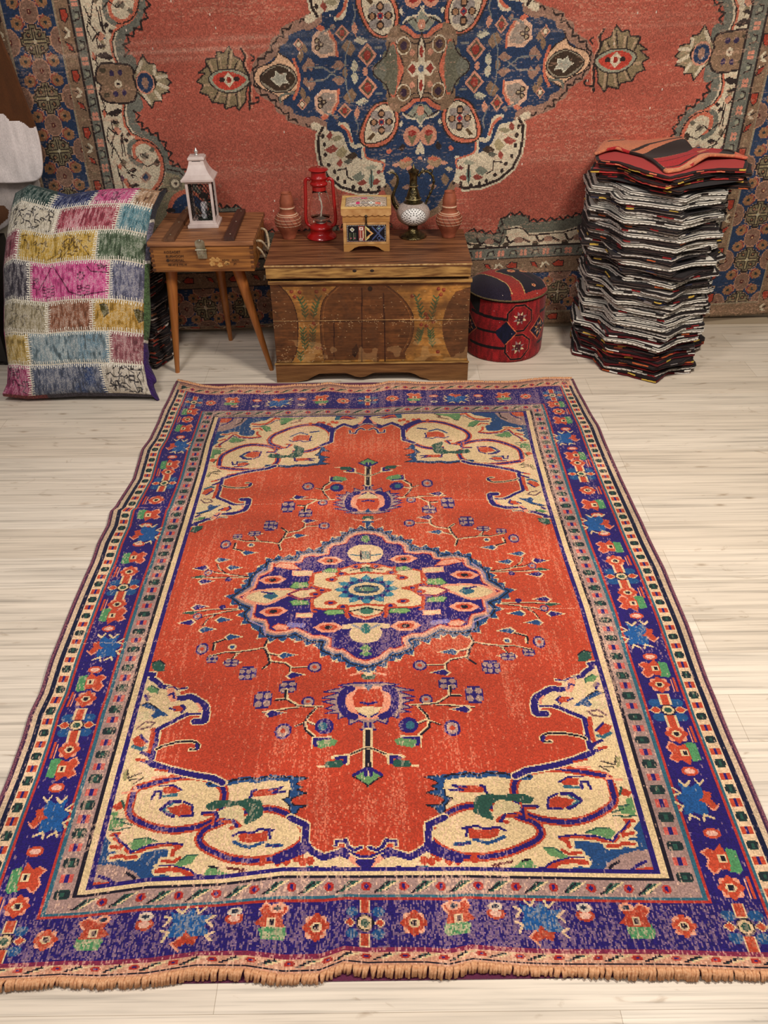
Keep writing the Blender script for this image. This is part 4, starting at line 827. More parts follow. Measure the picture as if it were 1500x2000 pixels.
# ================================================================ knotted floor rug
pile=attr_mat('wool_knots',.95,weave=(330,330,330),sheen=.15,bumpd=.003,bs=.9)
def build_floor_rug():
    c=paint_rug();gx=c.x0+np.arange(c.nx+1)*c.cx;gy=c.y0+np.arange(c.ny+1)*c.cy
    U,V=np.meshgrid(gx,gy);X,Y=canon_to_rug(U,V)
    rng=np.random.default_rng(2)
    Z=.009+.004*(noise2(c.nx+1,c.ny+1,9,14,rng)-.5)
    edge=np.clip((np.abs(U)-.78)/.12,0,1)**2;Z=Z+edge*.006*(noise2(c.nx+1,c.ny+1,3,22,rng))
    e2=np.clip((.16-V)/.16,0,1);Z=Z+e2*.010*np.clip(np.sin(X*14+.6)*.5+.5,0,1)*(1-edge*.5)
    e3=np.clip((V-2.42)/.14,0,1);Z=Z+e3*.008*(np.sin(X*19)*.5+.5)
    P=np.stack([X,Y,Z],-1)
    ox,oy=-.04,2.12
    r=thing('knotted_rug','large worn red hand-knotted rug with navy medallion and border lying on the floor','rug',(ox,oy,0))
    P2=P-np.array([ox,oy,0]);
    me=grid_mesh('pile_field',P2,c.a,skirt=lambda B:np.c_[B[:,:2],np.full(len(B),.0015)],skirt_col=(100,40,70));obj('pile_field',me,pile,r)
    # overcast cords along both sides
    cord=mat('overcast_cord',(70,34,66),.9,noise=(300,(1,1,1),(150,90,100),.12))
    for side in (0,-1):
        bm=bmesh.new();k=range(0,c.ny+1,6);tube(bm,[(P2[j,side,0]+(-.002 if side==0 else .002),P2[j,side,1],P2[j,side,2]-.001) for j in k],.0042,6);smooth(obj('selvedge',bm,cord,r))
    # fringe of short warp loops at both ends
    fr=mat('warp_fringe',(238,186,142),.95,noise=(200,(1,1,1),(200,136,92),.2))
    for end,n,s in ((0,460,-1),(-1,360,1)):
        bm=bmesh.new();rg=random.Random(5+n+s)
        for i in range(n):
            j=(i+.5)/n*c.nx;i0=int(j);x,y,z=P2[end,i0];L=(.015 if s<0 else .011)*rg.uniform(.8,1.15);dx=rg.uniform(-.005,.005)+(-.003 if s<0 else 0)
            tube(bm,[(x,y-.002*s,z-.001),(x+dx*.5,y+s*L*.5,z+.002),(x+dx,y+s*L,.0045)],[.0030,.0036,.0026],5)
        o=smooth(obj('fringe',bm,fr,r));o['kind']='stuff'
build_floor_rug()
# ================================================================ rug on the wall
def build_wall_rug():
    c=paint_wall_rug();gx=c.x0+np.arange(c.nx+1)*c.cx;gy=c.y0+np.arange(c.ny+1)*c.cy
    X,Zc=np.meshgrid(gx,gy);Z=np.maximum(Zc+.035*(X-WC),.012+.5*Zc*0)
    low=np.clip(1-Zc/.5,0,1);Z=np.where(Zc<.3,.026+(Z-.026)*1.0,Z);Z=np.maximum(Z,.024+Zc*.25)
    rng=np.random.default_rng(6)
    Y=np.full(X.shape,4.022)-.012*noise2(c.nx+1,c.ny+1,7,4,rng)-low*.012*np.sin(X*5.5+.4)
    P=np.stack([X,Y,Z],-1)
    r=thing('wall_rug','huge antique carpet with blue medallion on brick-red ground hung flat on the back wall','rug',(WC,4.03,.02))
    P2=P-np.array([WC,4.03,.02])
    me=grid_mesh('pile_field',P2,c.a,skirt=lambda B:np.c_[B[:,0],np.full(len(B),.008),B[:,2]],skirt_col=(120,90,70));obj('pile_field',me,attr_mat('old_wool',.95,weave=(260,260,420),noise=(3.,(1,1,1.),.86,1.08),sheen=.1,bumpd=.002,bs=.7),r)
    bm=bmesh.new();k=range(0,c.ny+1,8);tube(bm,[tuple(P2[j,-1]+np.array((.003,-.001,0))) for j in k],.006,6);smooth(obj('selvedge',bm,mat('pale_overcast',(206,196,176),.9,noise=(120,(1,1,1),(120,104,84),.1)),r))
build_wall_rug()
# ================================================================ materials for furniture
oldwood=mat('old_chest_wood',(134,92,52),.42,noise=(5,(1.2,14,14),(54,32,18),.14),bump=(30,.35,(1,12,12)))
lidtop=mat('chest_lid_wood',(146,96,62),.36,noise=(4,(1.4,26,10),(66,38,24),.13),bump=(26,.4,(1,14,6)))
paleedge=mat('worn_yellow_edge',(190,148,84),.45,noise=(6,(2,16,16),(104,68,34),.16),bump=(30,.3,(1,8,8)))
crate=mat('crate_pine',(176,116,56),.5,noise=(4,(1.4,20,20),(104,60,26),.16),bump=(26,.25,(1,12,12)))
cratelid=mat('crate_lid_pine',(176,120,78),.5,noise=(4,(1.4,16,10),(98,58,36),.15),bump=(26,.3,(1,12,8)))
legwood=mat('turned_beech',(178,112,54),.4,noise=(5,(20,20,1.4),(150,88,40),.22))
battenL=mat('batten_brown',(120,82,56),.6,noise=(4,(14,1.4,10),(84,54,36),.25),bump=(30,.3,(10,1,6)))
battenD=mat('batten_dark',(84,52,42),.6,noise=(4,(14,1.4,10),(54,32,26),.25),bump=(30,.3,(10,1,6)))
steel=mat('zinc_latch',(190,186,168),.35,.85,noise=(40,(1,1,1),(140,130,104),.2))
ink=mat('stencil_ink',(52,32,22),.8)
# ================================================================ painted chest
def build_chest():
    x0,x1,y0,y1=-.478,.372,3.46,3.885
    ch=thing('painted_chest','old brown wooden blanket chest with faded painted flowers, standing against the hanging rug','chest',((x0+x1)/2,3.66,0))
    off=Vector((-(x0+x1)/2,-3.66,0))
    def put(name,bm,m,par=ch):
        bmesh.ops.translate(bm,verts=bm.verts,vec=off);return obj(name,bm,m,par)
    bm=bmesh.new();box(bm,x0+.004,y0+.004,.03,x1-.004,y1,.478,.003);put('body',bm,oldwood)
    # front panel with paint
    c=Cv(x0,.09,x1,.462,.0028,.0028,(166,116,56));rng=np.random.default_rng(3)
    def W(x,y):
        p=wall(500+x/3.409,320+y/3.409,3.46);return (p[0],p[2])
    Wl=lambda l:[W(*q) for q in l]
    DK=(104,64,34);DR=(58,32,20)
    n=noise2(c.nx,c.ny,9,6,rng);n2=noise2(c.nx,c.ny,40,14,rng);n3=noise2(c.nx,c.ny,5,60,rng);n4=noise2(c.nx,c.ny,90,60,rng)
    c.rect(x0,.44,x1,.47,(128,86,48))
    ar=sm([(-.264,.10)]+Wl([(430,1150),(430,1000),(455,900),(540,815)]),4)+[(.02,.44)]+sm(Wl([(880,815),(980,900),(1045,1010),(1040,1150),(990,1250)]),4)+[(.10,.10)]
    c.poly(ar,DK);c.line(ar[:17],.004,DR);c.line(ar[18:-1],.004,DR);c.line([(x+.012,y) for x,y in ar[:17]],.003,(150,96,50));c.line([(x-.012,y) for x,y in ar[18:-1]],.003,(150,96,50))
    al=[(x0,.44)]+sm(Wl([(150,805),(220,880),(265,980),(280,1100),(270,1250),(230,1330)]),4)+[(x0,.09)];c.poly(al,DK);c.line(al[1:-1],.004,DR)
    arr=[(x1,.43)]+sm(Wl([(1330,850),(1270,950),(1240,1080),(1260,1200),(1300,1290)]),4)+[(x1,.1)];c.poly(arr,(104,66,38))
    for q in ((705,830,705,1330),(850,860,860,1320),(520,1060,520,1280)): c.line(Wl([(q[0],q[1]),(q[2],q[3])]),.006,DR)
    c.line(Wl([(560,880),(620,1000),(560,1200)]),.02,(96,60,34));c.line(Wl([(780,840),(800,1300)]),.03,(100,62,34))
    def sprig(pts,f=1):
        c.line(Wl(pts),.003,(66,80,48))
        for a,b in zip(pts[:-1],pts[1:]):
            for t in (.15,.5,.85):
                x=a[0]+(b[0]-a[0])*t;y=a[1]+(b[1]-a[1])*t
                for s in (-1,1): c.line(Wl([(x,y),(x+s*20,y-24)]),.006,(72,92,58))
    for p in ([(330,1030),(320,960),(290,900)],[(380,1030),(395,960),(420,890)],[(1110,1040),(1090,960),(1065,880)],[(1165,1040),(1185,960),(1205,890)],[(330,1240),(320,1170),(310,1100)],[(370,1230),(375,1170),(380,1100)],[(1075,1200),(1090,1150),(1100,1110)],[(1175,1220),(1165,1160),(1160,1110)],[(300,1320),(295,1260)]): sprig(p)
    for q in ((235,850),(290,855),(258,885),(403,850),(455,838),(1215,832),(1250,838),(1230,870),(1140,1025),(1100,1070),(1135,1078),(1180,1052),(385,1062),(430,1225),(1210,1250),(405,1225),(1040,880),(1130,1000)):
        p=W(*q);c.dot(p,.0085,.0085,(128,52,34));c.dot((p[0]+.002,p[1]+.002),.004,.004,(160,84,56))
    p=Wl([(640,1230),(670,1200),(685,1240),(660,1290),(640,1270)]);c.poly(p,(30,18,12))
    p=W(760,830);c.dot(p,.009,.009,(60,44,34));c.dot(p,.004,.006,(16,12,10))
    c.line([(x0,.284),(x1,.281)],.003,(60,36,22));c.line([(x0,.288),(-.2,.287),(x1,.285)],.003,(190,150,96))
    a=c.a;a*= (1+(n3-.5)*.28+(n2-.5)*.28+(n4-.5)*.22)[...,None]
    zz=c.Y[:,None]+0*c.X[None,:];xx=c.X[None,:]+0*zz
    dirt=np.clip((n+n2*.5-.70)*2.2,0,1)[...,None]*.65;a[:]=a*(1-dirt)+np.array((84,54,32))/255.*dirt
    sc=(rng.random((c.ny,c.nx))<(.003+.10*np.exp(-((zz-.278)/.016)**2)*(n2>.45)+.07*(zz<.17)*(xx<-.25)*(n2>.4)))
    k=sc.copy();k[:,1:]|=sc[:,:-1]&(rng.random((c.ny,c.nx-1))<.6);a[k]=a[k]*.35+np.array((214,186,140))/255.*.65
    blo=(noise2(c.nx,c.ny,26,12,rng)>.72)&(zz<.2);a[blo]=a[blo]*.6+np.array((196,160,110))/255.*.4
    gx=c.x0+np.arange(c.nx+1)*c.cx;gy=c.y0+np.arange(c.ny+1)*c.cy;X,Z=np.meshgrid(gx,gy)
    P=np.stack([X+off.x,np.full(X.shape,3.4585+off.y),Z],-1)
    obj('front_panel',grid_mesh('front_panel',P,np.clip(a,0,1),skirt=(0,.006,0),skirt_col=(110,74,42)),attr_mat('faded_paint',.45,weave=(20,200,200),noise=(6,(2,16,16),.84,1.12),bumpd=.002,bs=.5),ch)
    # plinth with a scalloped lower edge
    pz=lambda x,z:(x,z)
    out=[(-.483,.0),(-.40,.0),(-.375,.006),(-.345,.012),(-.318,.028),(-.29,.042),(-.24,.045),(-.175,.045),(-.15,.036),(-.128,.026),(-.105,.022),(-.082,.026),(-.062,.036),(-.04,.045),(.06,.046),(.11,.044),(.14,.034),(.165,.018),(.19,.012),(.215,.0),(.377,.0),(.377,.088),(-.483,.088)]
    bm=bmesh.new();prism(bm,out,'y',3.444,3.462);box(bm,-.483,3.462,0,-.474,3.885,.088);box(bm,.368,3.462,0,.377,3.885,.088)
    put('plinth',bm,mat('plinth_wood',(150,106,62),.45,noise=(5,(1.4,14,14),(96,62,34),.25),bump=(30,.4,(1,10,10))))
    bm=bmesh.new();box(bm,-.486,3.438,.088,.380,3.452,.093,.002);box(bm,-.484,3.446,.452,.378,3.462,.468,.004);put('moulding',bm,paleedge)
    bm=bmesh.new();box(bm,-.492,3.434,.528,.372,3.905,.541,.003);lid=put('lid',bm,lidtop)
    bm=bmesh.new();box(bm,-.488,3.4365,.482,.368,3.452,.5275,.003);box(bm,-.488,3.452,.482,-.474,3.89,.5275,.002);box(bm,.354,3.452,.482,.368,3.89,.5275,.002);obj('lid_rail',bm,paleedge,lid).location=off
    bm=bmesh.new();box(bm,-.4925,3.4335,.533,.3725,3.4355,.5395);obj('worn_rim',bm,mat('bare_rim',(214,182,124),.5,noise=(60,(1,1,1),(140,96,54),.2)),lid).location=off
    for x in (-.117,-.044):
        bm=bmesh.new();bmesh.ops.create_uvsphere(bm,u_segments=12,v_segments=8,radius=.009,matrix=Matrix.Translation((x,3.4375,.512))@Matrix.Diagonal((1.1,.25,.8,1)));obj('nail_hole',bm,mat('dark_hole',(40,26,18),.8),lid).location=off
    bm=bmesh.new();lathe(bm,[(.0,0),(.010,0),(.010,.002),(.0,.002)],20,cap=False);bmesh.ops.rotate(bm,verts=bm.verts,cent=(0,0,0),matrix=Matrix.Rotation(math.pi/2,3,'X'));bmesh.ops.translate(bm,verts=bm.verts,vec=(-.054,3.459,.427));put('keyhole',bm,mat('keyhole_iron',(60,50,42),.5,.6))
    return ch
build_chest()
# ================================================================ crate stool
def build_crate():
    x0,x1,y0,y1,z0,z1=-.972,-.540,3.50,3.92,.494,.602
    t=thing('crate_stool','wooden ammunition-style crate turned into a stool on three tapered legs','stool',(-.756,3.7,0));off=Vector((.756,-3.7,0))
    def put(name,bm,m,par=t):
        bmesh.ops.translate(bm,verts=bm.verts,vec=off);return obj(name,bm,m,par)
    bm=bmesh.new();box(bm,x0+.002,y0+.002,z0,x1-.002,y1-.002,z1,.003);bd=put('crate_body',bm,crate)
    dk=mat('end_grain',(120,72,36),.6,noise=(30,(1,1,1),(70,40,20),.2))
    for k in range(5):
        z=z0+.006+k*.020
        for q in ((x0-.0005,z,x0+.014,z+.010),(x1-.014,z+.010,x1+.0005,z+.019)): bm=bmesh.new();box(bm,q[0],y0-.0005,q[1],q[2],y0+.010,q[3]);put('finger_joint',bm,dk,bd)
    bm=bmesh.new();box(bm,x0-.006,y0-.004,z1+.001,x1+.004,y1+.004,z1+.021,.003);lid=put('lid',bm,cratelid)
    bm=bmesh.new();prism(bm,[(-.905,3.499),(-.862,3.499),(-.866,3.915),(-.902,3.915)],'z',.6235,.6405);bmesh.ops.translate(bm,verts=bm.verts,vec=off);obj('batten',bm,battenL,lid)
    bm=bmesh.new();prism(bm,[(-.656,3.499),(-.613,3.499),(-.620,3.915),(-.657,3.915)],'z',.6235,.6405);bmesh.ops.translate(bm,verts=bm.verts,vec=off);o=obj('batten',bm,battenD,lid);o['label']='darker reddish-brown batten'
    # nails in battens
    for x in (-.884,-.635):
        for y in (3.54,3.72,3.88): bm=bmesh.new();lathe(bm,[(.0,0),(.004,0),(.003,.0012),(0,.0014)],10,(x,y,.6405),cap=False);bmesh.ops.translate(bm,verts=bm.verts,vec=off);obj('nail',bm,steel,lid)
    # latch
    bm=bmesh.new();prism(bm,[(-.778,.603),(-.738,.603),(-.738,.622),(-.745,.630),(-.771,.630),(-.778,.622)],'y',3.4945,3.4965);box(bm,-.776,3.4965,.571,-.737,3.4985,.603,.001)
    prism(bm,[(-.772,.553),(-.734,.553),(-.734,.588),(-.774,.588)],'y',3.4930,3.4965)
    la=put('latch',bm,steel)
    bm=bmesh.new();tube(bm,[(-.779,3.492,.590),(-.732,3.492,.590)],.004,8);put('hinge_pin',bm,steel,la);bm=bmesh.new()
    bmesh.ops.create_uvsphere(bm,u_segments=12,v_segments=8,radius=.006,matrix=Matrix.Translation((-.757,3.492,.628)))
    put('catch_knob',bm,steel,la)
    # rivets
    for x,z in ((-.764,.578),(-.743,.578),(-.754,.563)):
        b2=bmesh.new();lathe(b2,[(.0,0),(.006,0),(.0055,.0016),(.003,.0012),(.0,.0006)],14,cap=False);bmesh.ops.rotate(b2,verts=b2.verts,cent=(0,0,0),matrix=Matrix.Rotation(math.pi/2,3,'X'));bmesh.ops.translate(b2,verts=b2.verts,vec=(x,3.4928,z));put('rivet',b2,steel,la)
    for s,x,z,sz in (('KOZADET',-.913,.575,.0150),('BURHOOM',-.908,.557,.0150),('NORMAL',-.894,.540,.0150),('98147 E 775 M',-.904,.5215,.0130),('AGAN',-.675,.540,.0110),('BDKN',-.633,.540,.0110),('LIN',-.662,.524,.0110),('JM',-.627,.524,.0110)):
        me=text_mesh(s,sz);me.transform(Matrix.Translation(Vector((x,y0-.0006,z))+off)@Matrix.Rotation(math.pi/2,4,'X'));obj('stencil_lettering',me,ink,bd)
    bm=bmesh.new();bmesh.ops.create_uvsphere(bm,u_segments=14,v_segments=8,radius=.0065,matrix=Matrix.Translation((-.902,y0-.0005,.545))@Matrix.Diagonal((1,.1,1,1)));put('stencil_dot',bm,ink,bd)
    # bleached knot flowers
    bm=bmesh.new();rg=random.Random(3)
    for cx,cz in ((-.718,.528),(-.695,.545),(-.685,.523),(-.655,.530),(-.715,.546)):
        for k in range(5):
            a=k*1.256+rg.random();bmesh.ops.create_uvsphere(bm,u_segments=8,v_segments=6,radius=.0055,matrix=Matrix.Translation((cx+.007*math.cos(a),y0+.0012,cz+.006*math.sin(a)))@Matrix.Diagonal((1.1,.12,.9,1)))
    put('pale_stain',bm,mat('bleached_spot',(206,164,100),.6,noise=(80,(1,1,1),(180,128,66),.2)),bd)
    # rope handle
    rope=mat('cotton_rope',(206,190,160),.9,noise=(120,(1,1,1),(150,126,96),.2))
    bm=bmesh.new();tube(bm,sm([(x1-.002,3.62,.585),(x1+.020,3.63,.580),(x1+.034,3.66,.545),(x1+.036,3.70,.515),(x1+.034,3.75,.530),(x1+.022,3.79,.575),(x1-.002,3.80,.585)],5),.0055,8);tube(bm,sm([(x1+.002,3.60,.565),(x1+.018,3.60,.55),(x1+.030,3.62,.515),(x1+.032,3.65,.492)],4),.005,8);smooth(put('rope_handle',bm,rope))
    for (xa,ya),(xb,yb) in (((-.912,3.575),(-.957,3.565)),((-.628,3.575),(-.522,3.578)),((-.756,3.83),(-.762,3.925))):
        bm=bmesh.new();P=[Vector((xa,ya,z0+.001)).lerp(Vector((xb,yb,0)),k/8) for k in range(9)];tube(bm,P,[.0265-.0165*(k/8)**.9 for k in range(9)],20)
        for v in bm.verts:
            if v.co.z<.012: v.co.z=0 if v.co.z<.006 else v.co.z
            if v.co.z>z0-.004: v.co.z=min(v.co.z,z0)
        smooth(put('leg',bm,legwood),40)
build_crate()
# ================================================================ white lantern
def build_lantern():
    z=.6235;cx,cy=-.775,3.745
    wh=mat('white_lantern_metal',(228,214,208),.45,noise=(20,(1,1,1),(196,176,172),.25));dk=mat('black_lattice',(34,30,32),.5,.4)
    t=thing('candle_lantern','white metal candle lantern with curved roof standing on the wooden crate','lantern',(cx,cy,z),math.radians(2))
    bm=bmesh.new();box(bm,-.066,-.066,0,.066,.066,.012,.002);box(bm,-.060,-.060,.012,.060,.060,.018,.002);obj('base',bm,wh,t)
    bm=bmesh.new();h0,h1=.018,.192
    for sx in (-1,1):
        for sy in (-1,1): box(bm,sx*.050-.0055,sy*.050-.0055,h0,sx*.050+.0055,sy*.050+.0055,h1,.001)
    for zz in (h0,h1-.010):
        for s in (-1,1): box(bm,-.046,s*.050-.004,zz,.046,s*.050+.004,zz+.010);box(bm,s*.050-.004,-.046,zz,s*.050+.004,.046,zz+.010)
    obj('frame',bm,wh,t)
    prof=[(.068,.192),(.069,.200),(.064,.204),(.052,.216),(.042,.232),(.034,.252),(.030,.268),(.029,.272)]
    bm=bmesh.new();rings=[[bm.verts.new((sx*r,sy*r,zz)) for sx,sy in ((-1,-1),(1,-1),(1,1),(-1,1))] for r,zz in prof]
    bm.faces.new(rings[0][::-1]);bm.faces.new(rings[-1])
    for a,b in zip(rings[:-1],rings[1:]):
        for k in range(4): bm.faces.new((a[k],a[(k+1)%4],b[(k+1)%4],b[k]))
    obj('roof',bm,wh,t)
    bm=bmesh.new();
    for s in (-1,1): box(bm,-.018,s*.0296-.0012,.258,.018,s*.0296+.0012,.267);box(bm,s*.0296-.0012,-.018,.258,s*.0296+.0012,.018,.267)
    obj('vent',bm,mat('vent_dark',(22,18,18),.8),t)
    bm=bmesh.new();box(bm,-.035,-.035,.270,.035,.035,.280,.003);prism(bm,[(-.030,-.030),(.030,-.030),(.030,.030),(-.030,.030)],'z',.280,.284);obj('cap',bm,wh,t)
    bm=bmesh.new();lathe(bm,[(.0,.284),(.009,.284),(.007,.288),(.004,.292),(.008,.297),(.0085,.302),(.004,.307),(.003,.312),(.0,.315)],16,cap=False);smooth(obj('finial',bm,mat('finial_silver',(206,200,196),.3,.6),t))
    for fx,fy in ((0,-1),(1,0),(0,1),(-1,0)):
        bm=bmesh.new();w=.044
        for d in (-1,1):
            for k in range(-8,9):
                # diagonal bars clipped to the pane
                c0=k*.022;pts=[]
                for s in (-w,w):
                    zz=(h0+h1)/2+c0+d*s*1.5
                    pts.append((s,zz))
                (xa,za),(xb,zb)=pts;lo,hi=h0+.010,h1-.010
                def clip(xa,za,xb,zb):
                    if za>zb: xa,za,xb,zb=xb,zb,xa,za
                    if zb<lo or za>hi: return None
                    if za<lo: xa+= (xb-xa)*(lo-za)/(zb-za);za=lo
                    if zb>hi: xb=xa+(xb-xa)*(hi-za)/(zb-za);zb=hi
                    return xa,za,xb,zb
                r=clip(xa,za,xb,zb)
                if r is None or abs(r[0]-r[2])<.003: continue
                f=lambda s,zz:(s if fy else fx*.0475,fy*.0475 if fy else s,zz)
                tube(bm,[f(r[0],r[1]),f(r[2],r[3])],.0009,4)
        obj('lattice_panel',bm,dk,t)
    cd=bmesh.new();lathe(cd,[(.0,0),(.014,0),(.014,.070),(.013,.074),(.004,.072),(0,.072)],20,cap=False);lathe(cd,[(.0009,.070),(.0009,.080)],6)
    c=smooth(obj('candle',cd,mat('white_wax',(236,232,236),.4,**{'Subsurface Weight':.2}),None,(cx+.004,cy-.004,z+.0185)),40);c.location=(cx+.004,cy-.002,z+.019)
    tag(c,'white pillar candle inside the white lantern','candle')
    bm=bmesh.new();rg=random.Random(8)
    for k in range(70):
        a=rg.random()*6.28;r=rg.uniform(.016,.034);zz=rg.uniform(.008,.052)*(1.3-r*14);zz=max(.006,zz);p=Vector((r*math.cos(a),r*math.sin(a),zz));d=Vector((math.cos(a)*.5,math.sin(a)*.5,rg.uniform(.3,1))).normalized()*.014;s=d.cross(Vector((rg.random(),rg.random(),.3))).normalized()*.0045
        vs=[bm.verts.new(p-d*.5),bm.verts.new(p+s),bm.verts.new(p+d*.6),bm.verts.new(p-s)];bm.faces.new(vs)
    lathe(bm,[(.018,0),(.030,.0),(.032,.008),(.018,.010)],20,cap=False)
    o=obj('greenery_ring',bm,mat('dark_leaves',(38,50,38),.7),None,(cx+.004,cy-.002,z+.019));tag(o,'small ring of dark green foliage at the foot of the candle in the lantern','decoration')
build_lantern()
# ================================================================ clay vases
def clay_mat():
    m=bpy.data.materials.new('terracotta');m.use_nodes=True;n=m.node_tree.nodes;l=m.node_tree.links;b=n['Principled BSDF'];b.inputs['Roughness'].default_value=.7
    tc=n.new('ShaderNodeTexCoord');t=n.new('ShaderNodeTexNoise');t.inputs['Scale'].default_value=30;l.new(tc.outputs['Object'],t.inputs['Vector']);r=n.new('ShaderNodeValToRGB');r.color_ramp.elements[0].color=s2l((128,64,42));r.color_ramp.elements[1].color=s2l((164,88,60));r.color_ramp.elements[0].position=.3;r.color_ramp.elements[1].position=.7;l.new(t.outputs['Fac'],r.inputs[0]);l.new(r.outputs[0],b.inputs['Base Color']);return m
CLAY=clay_mat();SLIP=mat('cream_slip',(232,206,176),.6,noise=(60,(1,1,1),(206,160,128),.15))
def vase(x,y,label):
    t=thing('clay_vase',label,'vase',(x,y,.541),0,'clay vases on the chest')
    prof=[(.0,0),(.030,0),(.033,.004),(.032,.010),(.040,.028),(.052,.046),(.060,.062),(.0625,.072),(.060,.088),(.052,.100),(.044,.108),(.036,.110),(.034,.114),(.0335,.128),(.0345,.130),(.0345,.140),(.032,.142),(.033,.150),(.0325,.160),(.029,.176),(.0245,.190),(.0235,.1925),(.0255,.194),(.0255,.197),(.022,.198),(.020,.193),(.018,.185),(0,.184)]
    bm=bmesh.new();lathe(bm,[(r*.94,z) for r,z in prof],44,cap=False);smooth(obj('body',bm,CLAY,t),50)
    bm=bmesh.new();R=lambda z:.94*np.interp(z,[q[1] for q in prof[:21]],[q[0] for q in prof[:21]])
    for z,w in ((.108,.0022),(.102,.0014),(.089,.0010),(.076,.0010),(.063,.0010),(.135,.0036)):
        r=R(z)+.0004;bm=bmesh.new();lathe(bm,[(r-.002,z-w*1.1),(r+.0004,z-w*.6),(r+.0005,z+w*.6),(r-.002,z+w*1.1)],44,cap=False);smooth(obj('slip_band',bm,SLIP,t))
    bm=bmesh.new()
    for k in range(14):
        a0=k*2*math.pi/14;pts=[]
        for j in range(6):
            z=.056+.046*j/5;a=a0-.10*j;r=R(z)+.0002;pts.append((r*math.cos(a),r*math.sin(a),z))
        bm=bmesh.new();tube(bm,pts,.0010,5);obj('incised_line',bm,mat('incised_shadow',(86,44,32),.8),t)
vase(-.418,3.80,'terracotta vase with cream bands at the left end of the chest, beside the red lantern')
vase(.297,3.79,'terracotta vase with cream bands at the right end of the chest, beside the mosaic ewer')
# ================================================================ red hurricane lamp
RED_=mat('red_enamel',(176,24,24),.22,.0,noise=(16,(1,1,1),(150,16,18),.3),**{'Coat Weight':.5})
def glass(name,tint=(255,255,255),rough=.02):
    m=bpy.data.materials.new(name);m.use_nodes=True;n=m.node_tree.nodes;b=n['Principled BSDF'];b.inputs['Transmission Weight'].default_value=1;b.inputs['Roughness'].default_value=rough;b.inputs['IOR'].default_value=1.45;b.inputs['Base Color'].default_value=s2l(tint);return m
def build_lamp():
    t=thing('hurricane_lantern','shiny red metal hurricane lantern with clear glass globe on the chest','lantern',(-.272,3.805,.541),math.radians(-3))
    bm=bmesh.new();lathe(bm,[(.0,0),(.064,0),(.067,.004),(.064,.012),(.054,.020),(.050,.024),(.050,.040),(.053,.043),(.053,.049),(.048,.056),(.034,.062),(.024,.066),(.0,.066)],44,cap=False);smooth(obj('fuel_tank',bm,RED_,t),50)
    bm=bmesh.new();lathe(bm,[(.0,.064),(.024,.064),(.022,.070),(.030,.076),(.030,.080),(.018,.086),(.010,.092),(.0,.092)],30,cap=False);smooth(obj('burner',bm,mat('burner_tin',(150,146,140),.35,.8),t),50)
    bm=bmesh.new();lathe(bm,[(.034,.080),(.044,.092),(.0495,.112),(.0485,.135),(.042,.165),(.034,.192),(.028,.208)],40,cap=False)
    o=smooth(obj('glass_globe',bm,glass('clear_glass'),t));sd=o.modifiers.new('s','SOLIDIFY');sd.thickness=.0012
    bm=bmesh.new();tube(bm,sm([(0,0,.088),(.004,0,.11),(.007,0,.135),(.004,0,.160),(-.003,0,.182)],5),.0034,8);smooth(obj('wick_stick',bm,mat('pale_wick',(232,226,206),.5),t))
    bm=bmesh.new();lathe(bm,[(.027,.203),(.031,.205),(.031,.222),(.037,.226),(.040,.232),(.039,.236),(.034,.240),(.034,.252),(.037,.255),(.037,.258),(.033,.262),(.033,.282),(.0,.283)],40,cap=False);smooth(obj('chimney_hood',bm,RED_,t),45)
    bm=bmesh.new();lathe(bm,[(.0,.283),(.036,.284),(.043,.288),(.043,.291),(.036,.296),(.0,.299)],40,cap=False);tube(bm,[(-.006,0,.299),(-.004,0,.304),(.004,0,.304),(.006,0,.299)],.0016,6);smooth(obj('top_cap',bm,RED_,t),50)
    for s in (-1,1):
        bm=bmesh.new();tube(bm,sm([(s*.036,0,.246),(s*.046,0,.252),(s*.058,0,.244),(s*.0605,0,.225),(s*.062,0,.17),(s*.066,0,.11),(s*.066,0,.075),(s*.060,0,.058),(s*.047,0,.050)],4),.0075,12);smooth(obj('side_tube',bm,RED_,t))
    bm=bmesh.new();tube(bm,[(-.062,-.006,.232)]+[(.083*math.cos(a),-.012-.05*math.sin(a)*0,.150-.0*a+.085*math.cos(a-math.pi/2-1.57)) for a in ()]+[(-.078,-.004,.215),(-.084,.004,.175),(-.083,.012,.13),(-.07,.02,.11)],.0009,6);obj('wire_bail',bm,mat('dull_wire',(150,120,100),.35,.8),t);bm=bmesh.new();tube(bm,[(.062,-.006,.232),(.074,-.004,.21),(.080,.006,.17),(.078,.016,.125)],.0009,6);obj('wire_bail',bm,mat('dull_wire',(150,120,100),.35,.8),t)
    bm=bmesh.new()
    for z,r in ((.088,.047),): tube(bm,[((r+.004)*math.cos(a*math.pi/16),(r+.004)*math.sin(a*math.pi/16),z) for a in range(32)],.0010,5,True)
    obj('globe_guard',bm,mat('dull_wire',(150,120,100),.35,.8),t)
build_lamp()
